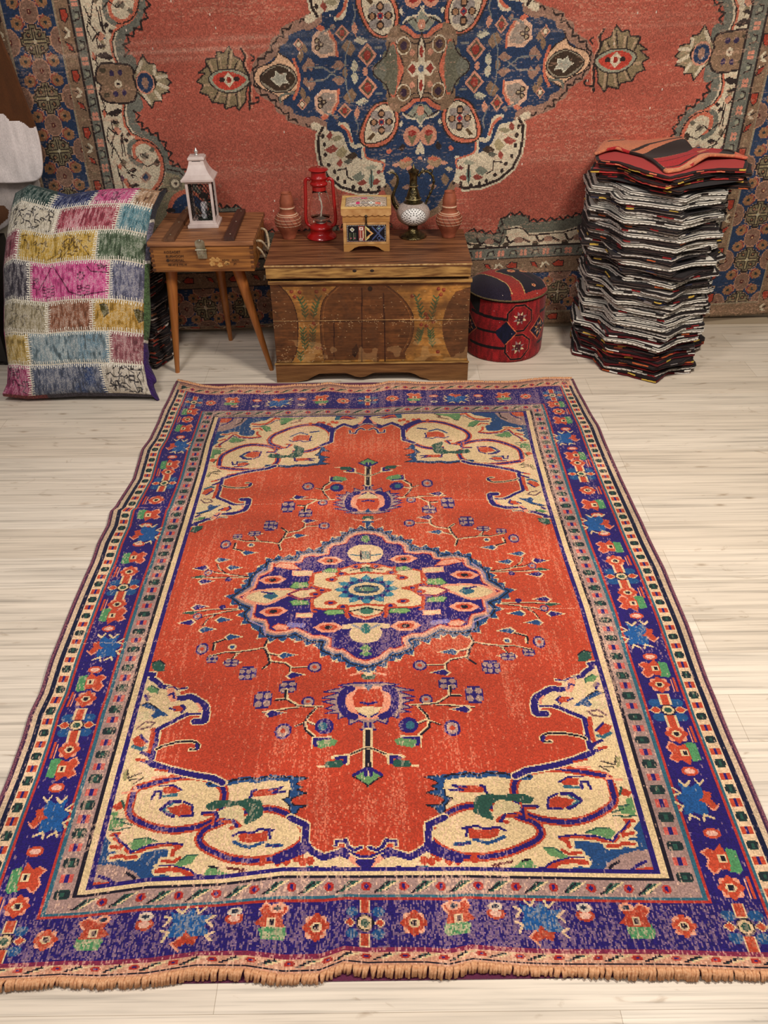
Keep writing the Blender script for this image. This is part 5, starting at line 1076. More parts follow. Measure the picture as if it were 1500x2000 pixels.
# ================================================================ jewellery box
def build_box():
    t=thing('jewellery_box','small wooden jewellery box with woven kilim panels and carved feet on the chest','box',(-.067,3.69,.541));w,d=.098,.088
    wd=mat('honey_wood',(196,146,84),.4,noise=(6,(2,16,16),(158,106,54),.25),bump=(40,.2,(1,10,10)));wd2=mat('carved_pale_wood',(214,170,112),.45,noise=(30,(1,1,1),(170,118,66),.2))
    bm=bmesh.new();box(bm,-w+.002,-d+.002,.030,w-.002,d-.002,.122,.002);obj('body',bm,wd,t)
    bm=bmesh.new()
    box(bm,-w,-d-.003,.030,-w+.014,-d+.003,.122,.001);box(bm,w-.014,-d-.003,.030,w,-d+.003,.122,.001);box(bm,-w+.0142,-d-.003,.030,w-.0142,-d+.003,.040,.001);box(bm,-w+.0142,-d-.003,.112,w-.0142,-d+.003,.122,.001);obj('frame',bm,wd2,t)
    # scalloped feet
    bm=bmesh.new();o=[(-w,0),(-w+.022,0),(-w+.034,.006),(-w+.046,.016),(-w+.064,.022),(0,.024),(w-.064,.022),(w-.046,.016),(w-.034,.006),(w-.022,0),(w,0),(w,.0295),(-w,.0295)]
    prism(bm,o,'y',-d-.004,-d+.004);prism(bm,o,'y',d-.008,d);o2=[(a*d/w,b) for a,b in o];prism(bm,o2,'x',-w-.001,-w+.006);prism(bm,o2,'x',w-.006,w+.001);obj('foot_apron',bm,wd,t)
    # kilim panel
    c=Cv(-.084,.040,.084,.112,.0011,.0011,(26,22,28));rng=np.random.default_rng(1)
    for k in range(24): x=-.080+k*.0068;c.dot((x,.109),.0018,.0018,(220,214,206));c.dot((x,.043),.0018,.0018,(190,160,170))
    def dm(x,y,a,col,w=.003): c.line([(x-a,y),(x,y+a),(x+a,y),(x,y-a)],w,col,True)
    dm(-.060,.092,.008,(236,232,220));c.dot((-.060,.092),.003,.003,(200,190,120))
    for x,col in ((-.070,(110,120,80)),(-.062,(60,70,50)),(-.054,(130,140,110)),(-.046,(80,90,70))): c.line([(x,.078),(x,.050)],.0035,col)
    for x in (-.066,-.050): c.dot((x,.056),.003,.003,(190,90,120))
    c.rect(-.034,.046,-.008,.106,(150,70,60));c.rect(-.030,.090,-.014,.102,(236,226,214));c.rect(-.026,.093,-.018,.099,(170,80,80));c.line([(-.026,.086),(-.026,.056)],.004,(214,160,150));c.line([(-.014,.086),(-.014,.056)],.004,(214,200,170));c.rect(-.030,.046,-.016,.056,(220,206,190));c.rect(-.026,.049,-.020,.053,(150,70,60))
    c.line([(-.004,.106),(-.004,.046)],.004,(200,180,120));c.poly([(0,.100),(.030,.076),(0,.052)],(226,170,110));c.poly([(0,.092),(.020,.076),(0,.060)],(24,20,26));c.line([(-.004,.104),(.012,.092)],.004,(230,214,150));c.line([(-.002,.048),(.012,.060)],.004,(230,214,150))
    for s in (1,-1): c.line([(.026,.076+s*.026),(.074,.076-s*.026)],.006,(74,86,126))
    dm(.054,.096,.010,(96,110,150));c.dot((.054,.096),.004,.003,(150,190,180));dm(.054,.056,.009,(84,96,140))
    for k in range(9): c.dot((.080,.048+k*.007),.0018,.0018,(214,206,196));c.dot((-.080,.048+k*.007),.0018,.0018,(206,196,186))
    c.a*=(1+(rng.random((c.ny,c.nx,1))-.5)*.35)
    def sheet(c,fn,name,m,par,sk):
        gx=c.x0+np.arange(c.nx+1)*c.cx;gy=c.y0+np.arange(c.ny+1)*c.cy;X,Y=np.meshgrid(gx,gy);P=fn(X,Y);return obj(name,grid_mesh(name,P,np.clip(c.a,0,1),skirt=sk,skirt_col=(60,40,40)),m,par)
    cloth=attr_mat('kilim_scrap',.9,weave=(900,900,900),bumpd=.001,bs=.6)
    sheet(c,lambda X,Y:np.stack([X,np.full(X.shape,-d-.0005)-.002*np.sin(np.clip((X+.084)/.168,0,1)*np.pi)*np.sin((Y-.04)/.072*np.pi),Y],-1),'woven_panel',cloth,t,(0,.003,0))
    bm=bmesh.new();box(bm,-w-.002,-d-.004,.1225,w+.002,d+.002,.154,.002);lid=obj('lid',bm,wd,t)
    # carved lid rim with scallops
    pts=[];n=8
    for k in range(n*4+1):
        x=-w-.006+(2*w+.012)*k/(n*4);pts.append((x,.156-.005*abs(math.sin(math.pi*k/4))-.002))
    o=pts+[(w+.006,.178),(-w-.006,.178)]
    bm=bmesh.new();prism(bm,o,'y',-d-.009,-d+.001);prism(bm,o,'y',d-.001,d+.006)
    o2=[(a*d/w*1.0,b) for a,b in o];prism(bm,o2,'x',-w-.008,-w+.002);prism(bm,o2,'x',w-.002,w+.008);obj('scalloped_rim',bm,wd2,lid)
    bm=bmesh.new()
    for a,b in (((-w-.007,-d-.008),(w+.007,-d+.006)),((-w-.007,d-.008),(w+.007,d+.006)),((-w-.007,-d+.0062),(-w+.010,d-.0082)),((w-.010,-d+.0062),(w+.007,d-.0082))): box(bm,a[0],a[1],.1782,b[0],b[1],.186,.002)
    obj('lid_moulding',bm,mat('pale_moulding',(226,190,120),.4,noise=(20,(1,1,1),(196,150,84),.2)),lid)
    c=Cv(-.088,-.082,.088,.080,.0013,.0013,(200,180,160))
    for k in range(5):
        y=-.075+k*.034
        c.line([(-.088+j*.011,y+(.008 if j%2 else -.004)) for j in range(17)],.003,(60,50,56));c.line([(-.088,y+.014),(.088,y+.014)],.004,(150,140,130))
    c.rect(-.070,-.058,.070,-.040,(214,200,190))
    for x,col in ((-.034,(220,60,120)),(.022,(232,240,226))): c.dot((x,-.050),.009,.012,col);c.dot((x,-.052),.003,.004,(40,60,60) if x>0 else (180,60,70))
    c.rect(.040,-.060,.062,-.040,(226,130,110));c.line([(-.020,-.046),(.008,-.046)],.004,(50,44,50));c.line([(-.020,-.056),(.008,-.056)],.004,(60,60,60))
    c.rect(-.022,.0,.004,.016,(210,60,110));c.rect(.010,.0,.030,.016,(150,170,150));c.rect(-.06,.03,-.02,.05,(210,150,150))
    c.a*=(1+(rng.random((c.ny,c.nx,1))-.5)*.4)
    sheet(c,lambda X,Y:np.stack([X,Y,.179+.017*np.clip(np.sin(np.clip((X+.088)/.176,0,1)*np.pi),0,1)**.4*np.clip(np.sin(np.clip((Y+.082)/.162,0,1)*np.pi),0,1)**.4],-1),'padded_top',cloth,lid,(0,0,-.003))
    bm=bmesh.new();tube(bm,[(0,-d-.006,.150),(0,-d-.010,.136),(0,-d-.007,.120)],.0035,8);bmesh.ops.create_uvsphere(bm,u_segments=12,v_segments=8,radius=.0065,matrix=Matrix.Translation((0,-d-.011,.149)));bmesh.ops.create_uvsphere(bm,u_segments=12,v_segments=8,radius=.005,matrix=Matrix.Translation((0,-d-.008,.115)));smooth(obj('clasp',bm,mat('dark_bronze',(70,58,48),.4,.7),lid))
    for s in (-1,1):
        bm=bmesh.new();tube(bm,[(s*(w+.001),-.02,.086),(s*(w+.010),-.018,.082),(s*(w+.013),0,.072),(s*(w+.010),.018,.082),(s*(w+.001),.02,.086)],.0025,6);smooth(obj('side_handle',bm,mat('dark_bronze',(70,58,48),.4,.7),t))
build_box()
# ================================================================ mosaic ewer
def build_ewer():
    brass=mat('antique_brass',(112,100,66),.32,.9,noise=(60,(1,1,1),(44,38,30),.16),bump=(120,.6,(1,1,1)))
    t=thing('mosaic_ewer','tall antique brass ewer with round white mosaic glass belly on the chest','ewer',(.138,3.80,.541))
    bm=bmesh.new();lathe(bm,[(.0,0),(.060,0),(.062,.003),(.058,.008),(.050,.012),(.036,.020),(.024,.030),(.020,.040),(.022,.048),(.034,.056),(.0,.060)],40,cap=False);smooth(obj('foot',bm,brass,t),50)
    # belly
    NU,NV=240,110;rng=np.random.default_rng(5)
    c=Cv(-math.pi,-1.25,math.pi,1.2,2*math.pi/NU,2.45/NV,(206,200,196))
    c.a[:]=(np.array((196,180,172))/255.)*(.62+.5*rng.random((c.ny,c.nx,1)))
    R0=1.05
    for a0 in (-math.pi/2-.0,math.pi/2):
        T=lambda r,th:(a0+r*math.cos(th)*1.0,-.05+r*math.sin(th))
        c.poly([T(.80,k*math.pi/24) for k in range(48)],(236,234,232))
        for ring,(r,nn,sz) in enumerate(((.27,8,.075),(.42,14,.075),(.57,18,.08),(.71,22,.07))):
            for k in range(nn):
                th=2*math.pi*(k+.5*(ring%2))/nn;c.poly([T(r-sz,th),T(r,th+.10/r*.5),T(r+sz*.7,th),T(r,th-.10/r*.5)],(22,24,24))
        c.line([T(.80,k*math.pi/24) for k in range(48)],.03,(60,60,58),True)
        c.poly([T(.22 if k%2==0 else .10,k*math.pi/6+.1) for k in range(12)],(246,246,246))
    gu=c.x0+np.arange(c.nx+1)*c.cx;gv=c.y0+np.arange(c.ny+1)*c.cy;U,V=np.meshgrid(gu,gv);r=.0745*np.cos(V)**.85;P=np.stack([r*np.cos(U),r*np.sin(U),.103+.052*np.sin(V)],-1)
    o=smooth(obj('mosaic_belly',grid_mesh('mosaic_belly',P,np.clip(c.a,0,1)),attr_mat('glass_mosaic',.16,weave=(700,700,700),bumpd=.0015,bs=.5),t))
    bm=bmesh.new();lathe(bm,[(.030,.146),(.042,.148),(.043,.151),(.034,.156),(.030,.160),(.034,.163),(.034,.168),(.029,.174),(.027,.184),(.022,.200),(.017,.212),(.020,.216),(.017,.219),(.016,.240),(.017,.262),(.022,.272),(.025,.278),(.024,.282),(.018,.283),(.008,.292),(.003,.304),(0,.312)],36,cap=False);smooth(obj('neck',bm,brass,t),50)
    bm=bmesh.new();lathe(bm,[(.018,.2165),(.0215,.217),(.0215,.2205),(.018,.221)],30,cap=False);lathe(bm,[(.0345,.163),(.0365,.1655),(.0345,.168)],30,cap=False);obj('collar',bm,mat('bright_brass',(190,176,130),.3,.9),t)
    bm=bmesh.new();p=sm([(.020,0,.258),(.036,0,.276),(.058,0,.277),(.080,0,.262),(.088,0,.238),(.084,0,.210),(.072,0,.182),(.062,0,.160),(.055,0,.142)],5);tube(bm,p,[.0052+.0014*math.sin(i*1.6) for i in range(len(p))],10)
    tube(bm,sm([(.058,0,.277),(.070,0,.285),(.082,0,.280),(.078,0,.270)],3),.003,6);smooth(obj('handle',bm,brass,t))
    bm=bmesh.new();p=sm([(-.062,0,.120),(-.082,0,.140),(-.090,0,.170),(-.082,0,.200),(-.070,0,.228),(-.068,0,.252),(-.080,0,.270),(-.100,0,.276)],5);n=len(p);tube(bm,p,[.011-.0075*(i/n)**.6+.0006*math.sin(i*2.2) for i in range(n)],10);smooth(obj('spout',bm,brass,t))
build_ewer()
# ================================================================ kilim ottoman
def build_ottoman():
    R_,Hh=.186,.345;cx,cy=.578,3.80
    t=thing('kilim_ottoman','round ottoman upholstered in red and navy kilim between the chest and the textile stack','ottoman',(cx,cy,0));rng=np.random.default_rng(7)
    W=2*math.pi*R_
    c=Cv(0,0,W,.305,.0028,.0028,(136,26,30))
    a0=W*.75  # towards the camera (-y)
    RD=(150,30,34);NV=(18,20,44);BK=(22,14,20);CR=(206,190,150);OR=(196,104,66)
    def S(x,y): return (a0+x,y)
    def octo(cx,cy,r,w=.007):
        p=[S(cx+a*r,cy+b*r) for a,b in ((-.45,1),(.30,1.02),(1,.45),(1,-.3),(.35,-1),(-.5,-1),(-1,-.4),(-1,.4))];c.line(p,w+.006,(160,60,50),True);c.line(p,w,BK,True)
    def star(cx,cy,r,col=CR):
        for k in range(8):
            a=k*math.pi/4+math.pi/8;b=.34;c.poly([S(cx+r*math.cos(a),cy+r*math.sin(a)),S(cx+r*.55*math.cos(a+b),cy+r*.55*math.sin(a+b)),S(cx+r*.4*math.cos(a),cy+r*.4*math.sin(a)),S(cx+r*.55*math.cos(a-b),cy+r*.55*math.sin(a-b))],col if k%2 else (150,120,120))
        c.poly([S(cx-.4*r,cy-.4*r),S(cx+.4*r,cy-.4*r),S(cx+.4*r,cy+.4*r),S(cx-.4*r,cy+.4*r)],(120,40,50));c.rect(a0+cx-.35*r,cy-.3*r,a0+cx-.02*r,cy+.02*r,CR)
        for k in (-.25,0,.25): c.line([S(cx+k*r,cy-.4*r),S(cx+k*r,cy+.4*r)],.002,BK);c.line([S(cx-.4*r,cy+k*r),S(cx+.4*r,cy+k*r)],.002,BK)
    for dx in (.045,-.34,.42):
        octo(dx,.218,.060);octo(dx+.0,.078,.060);star(dx+.0,.218,.034);star(dx,.078,.034)
        c.poly([S(dx-.115,.150),S(dx-.065,.205),S(dx-.015,.150),S(dx-.065,.095)],NV);c.line([S(dx-.060,.205),S(dx-.012,.150),S(dx-.060,.095)],.004,OR)
        c.poly([S(dx+.06,.150),S(dx+.115,.20),S(dx+.17,.150),S(dx+.115,.10)],NV);c.line([S(dx+.055,.150),S(dx+.115,.208),S(dx+.175,.150),S(dx+.115,.092)],.004,OR,True);star(dx+.118,.150,.036,(226,160,100))
        c.line([S(dx-.25,.225),S(dx-.07,.215)],.014,BK);c.line([S(dx-.25,.150),S(dx-.11,.150)],.011,BK);c.line([S(dx-.25,.075),S(dx-.07,.075)],.014,BK)
    c.rect(0,.292,W,.306,BK)
    X,Y=np.meshgrid(c.X,c.Y);patch=((X-a0)<-.155)&((X-a0)>-.30)&(Y>.215+(X-a0+.155)*-.6);c.a[patch]=np.array((24,22,26))/255.
    n=noise2(c.nx,c.ny,120,8,rng);c.a*=(1+(n-.5)*.45+(rng.random((c.ny,c.nx))-.5)*.35)[...,None];k=rng.random((c.ny,c.nx))<.0005;c.a[k]=np.array((210,180,180))/255.
    gu=np.arange(c.nx+1)/c.nx*2*math.pi;gv=np.arange(c.ny+1)*c.cy;U,V=np.meshgrid(gu,gv)
    rr=R_*(1-.02*np.cos(V/.305*math.pi*2)*.5-.05*np.clip(1-V/.018,0,1)**2)*(1-.015*(V/.305));P=np.stack([rr*np.cos(U),rr*np.sin(U),V+.001],-1)
    body=attr_mat('kilim_cover',.92,weave=(500,500,500),sheen=.1,bumpd=.0015,bs=.6)
    o=smooth(obj('side_cover',grid_mesh('side_cover',P,np.clip(c.a,0,1)),body,t))
    bm=bmesh.new();lathe(bm,[(.0,.0005),(.172,.0005),(.172,.003),(0,.003)],40,cap=False);obj('bottom',bm,mat('black_lining',(24,22,22),.9),t)
    # top disc: polar warp of square canvas
    c=Cv(-.2,-.2,.2,.2,.003,.003,(150,48,42))
    def q(px,py):
        p=floor(900+px/7.895,480+py/7.895,.345);return (p[0]-cx,p[1]-cy)
    Q=lambda l:[q(*z) for z in l]
    c.poly(Q([(60,400),(300,420),(560,520),(720,620),(800,740),(300,760),(60,560)]),(36,30,46));c.line(Q([(120,405),(300,425),(560,520),(700,600),(790,690)]),.004,(196,170,110))
    c.poly(Q([(520,410),(650,345),(420,250),(640,200),(900,270),(1150,390),(1320,540),(1250,600),(1000,680),(900,560),(780,500)]),(32,28,40))
    c.line(Q([(520,410),(780,490),(900,570),(990,680)]),.004,(190,160,100));c.line(Q([(530,400),(655,340)]),.004,(190,160,100));c.line(Q([(640,205),(860,250),(1100,360),(1240,440),(1330,540)]),.006,(186,140,110))
    c.line(Q([(700,260),(950,330),(1200,480)]),.003,(90,50,70));c.line(Q([(700,380),(950,440),(1180,560)]),.003,(90,50,70))
    for u,v,a in ((770,400,.020),(960,390,.020),(1120,590,.010),(500,225,.010)):
        p=q(u,v);
        for k in range(8): c.dot((p[0]+a*.7*math.cos(k*.785),p[1]+a*.7*math.sin(k*.785)*1.1),a*.34,a*.34,(220,150,100))
        c.dot(p,a*.4,a*.4,(150,50,50))
    c.a*=(1+(rng.random((c.ny,c.nx,1))-.5)*.3);k=rng.random((c.ny,c.nx))<.0012;c.a[k]=np.array((220,200,190))/255.
    g=np.linspace(-1,1,c.nx+1);A,B=np.meshgrid(g,g)
    # square to disc
    X=A*np.sqrt(1-B*B/2);Y=B*np.sqrt(1-A*A/2);rad=np.sqrt(X*X+Y*Y);P=np.stack([X*.188,Y*.188,.302+.048*np.clip(1-rad**4.5,0,1)**.75],-1)
    ia=np.clip(((X*.188+.2)/c.cx).astype(int),0,c.nx-1)[:-1,:-1];ja=np.clip(((Y*.188+.2)/c.cy).astype(int),0,c.ny-1)[:-1,:-1]
    o=smooth(obj('top_cover',grid_mesh('top_cover',P,np.clip(c.a[ja,ia],0,1)),body,t))
    bm=bmesh.new();tube(bm,[(.1865*math.cos(k*math.pi/32),.1865*math.sin(k*math.pi/32),.303) for k in range(64)],.0042,6,True);smooth(obj('piping',bm,mat('khaki_piping',(120,104,66),.8,noise=(200,(1,1,1),(60,50,40),.15)),t))
build_ottoman()
# ================================================================ patchwork floor pillow
def build_pillow():
    W,Ht=.62,.86;rng=np.random.default_rng(12)
    c=Cv(0,0,1,1,1/300.,1/400.,(200,190,170))
    YL=(204,160,58);PK=(214,70,140);
    rows=[(0,.15,[(0,.20,(166,60,104)),(.20,.72,(84,92,116)),(.72,1,(196,184,166))]),(.15,.308,[(0,.21,(186,152,74)),(.21,.79,(116,138,148)),(.79,1,(150,84,92))]),(.308,.462,[(0,.36,(158,144,112)),(.36,.68,(150,92,66)),(.68,1,(190,142,52))]),(.462,.652,[(0,.23,(66,60,72)),(.23,.79,PK),(.79,1,(98,100,128))]),(.652,.797,[(0,.13,(140,60,76)),(.13,.69,YL),(.69,1,(84,104,78))]),(.797,.925,[(0,.38,(206,194,170)),(.38,.80,(170,66,82)),(.80,1,(84,132,146))]),(.925,1.001,[(0,.30,(34,62,58)),(.30,.58,(34,46,100)),(.58,.86,(206,70,130)),(.86,1,(180,138,104))])]
    N=noise2(c.nx,c.ny,60,45,rng);N2=noise2(c.nx,c.ny,12,10,rng);N3=noise2(c.nx,c.ny,150,30,rng)
    XX,YY=np.meshgrid(c.X,c.Y)
    for y0,y1,cs in rows:
        for x0,x1,col in cs: c.rect(x0,y0,x1,y1,col)
    # printed / carved motifs
    def sq(x0,y0,x1,y1,n,col,seed,L=.03,w=.0062):
        rg=random.Random(seed)
        for _ in range(n):
            x=rg.uniform(x0+.01,x1-.01);y=rg.uniform(y0+.01,y1-.01);p=[(x,y)];a=rg.choice((0,.8,1.57,2.3,3.14,4.0))
            for k in range(rg.randint(2,4)):
                x+=math.cos(a)*L*rg.uniform(.3,1);y+=math.sin(a)*L*rg.uniform(.3,1)*.8;x=min(max(x,x0+.005),x1-.005);y=min(max(y,y0+.005),y1-.005);p.append((x,y));a+=rg.choice((-1.57,-.8,.8,1.57))
            c.line(p,w,col)
    sq(.01,.805,.37,.92,34,(50,44,44),1,.03);sq(.74,.0,.99,.145,26,(44,40,44),2,.045);sq(.0,.0,.19,.14,12,(70,26,50),3,.04);sq(.02,.32,.34,.455,14,(110,100,80),4,.03)
    sq(.15,.66,.67,.79,26,(110,80,30),5,.028);sq(.6,.93,.84,.995,8,(110,30,70),6,.03);sq(.87,.93,.99,.99,4,(110,70,50),7,.02)
    DP=(96,22,60)
    c.line([(.30,.52),(.40,.64),(.52,.50),(.60,.48),(.78,.50)],.006,DP);
    for x,y in ((.37,.50),(.62,.49)):
        for dx,dy in ((-.03,0),(.03,0),(0,.02),(0,-.02),(-.03,.03),(.03,.03)): c.line([(x+dx-.012,y+dy-.008),(x+dx+.012,y+dy-.008),(x+dx+.012,y+dy+.008),(x+dx-.012,y+dy+.008)],.004,DP,True)
    for k in range(7): a=k*.9;c.dot((.60+.022*math.cos(a),.575+.018*math.sin(a)),.007,.006,DP)
    c.line([(.64,.62),(.67,.595),(.78,.59)],.006,DP);sq(.65,.60,.78,.645,8,DP,9,.02);sq(.24,.52,.30,.58,6,DP,10,.03)
    c.line([(.46,.665),(.56,.755),(.66,.665)],.005,(110,80,30));c.line([(.36,.668),(.46,.70),(.56,.77)],.004,(120,90,40))
    for x,y in ((.75,.415),(.965,.40)): c.poly([(x-.02,y+.02),(x+.01,y+.03),(x+.03,y+.01),(x+.04,y-.02),(x+.01,y-.04),(x-.01,y-.01)],(84,76,34));c.line([(x-.02,y+.02),(x+.03,y+.02),(x+.04,y-.02),(x+.01,y-.04)],.005,(50,40,20))
    c.line([(.02,.30),(.12,.298),(.20,.302)],.005,(50,40,20))
    # dye wear inside every patch
    k=(N3*.5+N*.5);wr=np.clip((k-.45)*3,0,1)[...,None];c.a=c.a*(1-.28*wr)+np.array((222,214,204))/255.*.28*wr;dk=np.clip((.45-k)*3,0,1)[...,None];c.a*=(1-.35*dk)
    for x0,y0,x1,y1,col,am in ((.45,.797,.72,.90,(216,150,158),.7),(.38,.15,.79,.30,(60,120,160),.35),(.5,.0,.72,.13,(24,50,110),.7),(.0,.47,.23,.65,(150,146,150),.35),(.21,.16,.5,.30,(180,186,180),.5),(.6,.652,1,.79,(160,172,150),.3),(.15,.797,.6,.9,(120,20,50),.0)):
        w=(am*np.clip((N2-.3)*2.5,0,1)*(k>.42)*(XX>x0)*(XX<x1)*(YY>y0)*(YY<y1))[...,None];c.a=c.a*(1-w)+np.array(col)/255.*w
    th_=(rng.random((c.ny,c.nx))<.30*np.clip((k-.30)*3,0,1));th2=th_.copy();th2[1:]|=th_[:-1];c.a=np.where(th2[...,None],c.a*.66+np.array((220,212,202))/255.*.34,c.a)
    c.a=c.a*.86+c.a.mean(-1,keepdims=True)*.14
    # white whipped stitches along the seams
    ST=(232,226,212);rg=random.Random(2)
    for y0,y1,cs in rows:
        if y0>0:
            x=.0
            while x<1: h=rg.uniform(.013,.020);c.line([(x,y0-h),(x+.004,y0+h)],.0052,ST);x+=.0150
            c.line([(0,y0),(1,y0)],.004,(214,204,186))
        for x0,x1,col in cs[1:]:
            y=y0
            while y<y1: h=rg.uniform(.014,.024);c.line([(x0-h,y),(x0+h,y+.003)],.0042,ST);y+=.0112
            c.line([(x0,y0),(x0,y1)],.004,(206,196,180))
    # outline in plane coordinates
    LX=[(0,-1.650),(.05,-1.628),(.165,-1.616),(.325,-1.622),(.48,-1.611),(.64,-1.604),(.79,-1.582),(.93,-1.556),(1,-1.535)]
    RXx=[(0,-1.008),(.05,-1.022),(.165,-1.034),(.325,-1.025),(.48,-1.018),(.64,-1.007),(.79,-.993),(.93,-.962),(1,-.93)]
    B_=[(0,.012),(.16,.0),(.5,.012),(.8,.008),(1,.0)];T_=[(0,.835),(.1,.868),(.2,.852),(.35,.824),(.5,.838),(.65,.846),(.85,.850),(1,.835)]
    a=np.arange(c.nx+1)/c.nx;b=np.arange(c.ny+1)/c.ny;A,Bb=np.meshgrid(a,b)
    xl=_ip([(p,q) for p,q in LX],Bb);xr=_ip(RXx,Bb);lo=_ip(B_,A);hi=_ip(T_,A)
    X=xl+(xr-xl)*A;L=lo+(hi-lo)*Bb
    e=lambda v:np.clip(1-np.abs(2*v-1)**3.2,0,1)
    bul=.085*(e(A)*e(Bb))**.62+.006*np.sin(A*9+Bb*5)*e(A)*e(Bb)
    seam=np.zeros_like(bul)
    for y0,y1,cs in rows:
        if y0>0: seam+=np.exp(-((Bb-y0)/.010)**2)
        for x0,x1,_ in cs[1:]: seam+=np.exp(-((A-x0)/.012)**2)*((Bb>y0)&(Bb<y1))
    bul=bul-.005*np.clip(seam,0,1)
    th=math.radians(27);up=np.array([0,math.sin(th),math.cos(th)]);nn=np.array([0,-math.cos(th),math.sin(th)])
    g=.035
    base=np.array([0,3.30,.022]);piv=np.array([-1.3,3.35,0])
    def place(X,L,h):
        P=base+X[...,None]*np.array([1.,0,0])+L[...,None]*up+h[...,None]*nn;P=P-piv;P[...,2]=np.maximum(P[...,2],.002);return P
    F=place(X,L,g+bul*1.0)
    t=thing('patchwork_floor_pillow','huge patchwork floor pillow of overdyed carpet scraps with white stitching, leaning by the crate stool','pillow',tuple(piv))
    cl=attr_mat('patchwork',.95,weave=(420,420,420),sheen=.1,bumpd=.0025,bs=.8)
    smooth(obj('front_cover',grid_mesh('front_cover',F,np.clip(c.a*(1+(rng.random((c.ny,c.nx,1))-.5)*.3),0,1)),cl,t))
    bk=place(X,L,-(g+bul*.8))[::4,::4];cb=np.zeros(bk.shape[:2])[:-1,:-1][...,None]+np.array((70,60,90))/255.
    smooth(obj('back_cover',grid_mesh('back_cover',bk[:,::-1],cb),cl,t))
    # gusset right round the edge
    idx=[(j,c.nx) for j in range(0,c.ny+1,2)]+[(c.ny,i) for i in range(c.nx,-1,-2)]+[(j,0) for j in range(c.ny,-1,-2)]+[(0,i) for i in range(0,c.nx+1,2)]
    nr=9;G=np.zeros((nr+1,len(idx),3));cx_,cL=-1.3,.43
    for m,(j,i) in enumerate(idx):
        for r in range(nr+1):
            f=r/nr;o=.016*math.sin(math.pi*f);dx=(X[j,i]-cx_);dl=(L[j,i]-cL);ln=math.hypot(dx,dl)
            if i==c.nx: o*=1+.9*math.sin(b[j]*19)*(.3+.7*(b[j]<.3));o+=(.030*np.clip((.27-b[j])/.1,0,1)*(.7+.5*math.sin(b[j]*60))+.02*np.clip((b[j]-.9)/.1,0,1))*math.sin(math.pi*f)
            p=place(np.array(X[j,i]+dx/ln*o),np.array(L[j,i]+dl/ln*o),np.array(g*(1-2*f)));G[r,m]=p
    cg=np.zeros((nr,len(idx)-1,3))
    for m in range(len(idx)-1):
        j,i=idx[m]
        if i==c.nx:
            bb=b[j];col=(58,34,92) if bb<.27 else (74,98,62) if bb<.66 else (112,108,126) if bb<.86 else (52,54,66)
            if abs(bb-.27)<.008 or abs(bb-.66)<.008 or abs(bb-.86)<.008: col=(226,220,206)
        elif j==c.ny: col=(40,66,62) if a[i]<.3 else (40,52,100) if a[i]<.58 else (196,70,126) if a[i]<.86 else (170,132,100)
        elif i==0: col=(196,70,130) if .2<b[j]<.45 else (110,60,80)
        else: col=(120,60,60) if a[i]<.3 else (70,66,76)
        for r in range(nr): cg[r,m]=np.array(col)/255.*(.75+.5*rng.random())
    smooth(obj('gusset',grid_mesh('gusset',G[:, ::-1] if False else G,cg),cl,t))
build_pillow()
# ================================================================ stacks of folded kilim covers
ORD=['topmost','second','third','fourth','fifth','sixth','seventh','eighth','ninth','tenth','eleventh','twelfth','thirteenth','fourteenth','fifteenth','sixteenth','seventeenth','eighteenth','nineteenth','twentieth']
def ordinal(k):
    if k<20: return ORD[k]
    t={2:'twenty',3:'thirty',4:'forty',5:'fifty',6:'sixty'}
    n=k+1;d,u=divmod(n,10)
    if u==0: return {2:'twentieth',3:'thirtieth',4:'fortieth',5:'fiftieth',6:'sixtieth'}[d]
    return t[d]+'-'+('first' if u==1 else ORD[u-1])
slabm=attr_mat('folded_wool',.92,weave=(600,600,600),sheen=.1,bumpd=.0015,bs=.6)
def resample(poly,step):
    p=np.array(poly+[poly[0]],float);d=np.r_[0,np.cumsum(np.hypot(*np.diff(p,axis=0).T))];n=int(d[-1]/step);s=np.linspace(0,d[-1],n,endpoint=False);q=np.c_[np.interp(s,d,p[:,0]),np.interp(s,d,p[:,1])]
    for _ in range(2): q=(np.roll(q,1,0)+2*q+np.roll(q,-1,0))/4
    return q
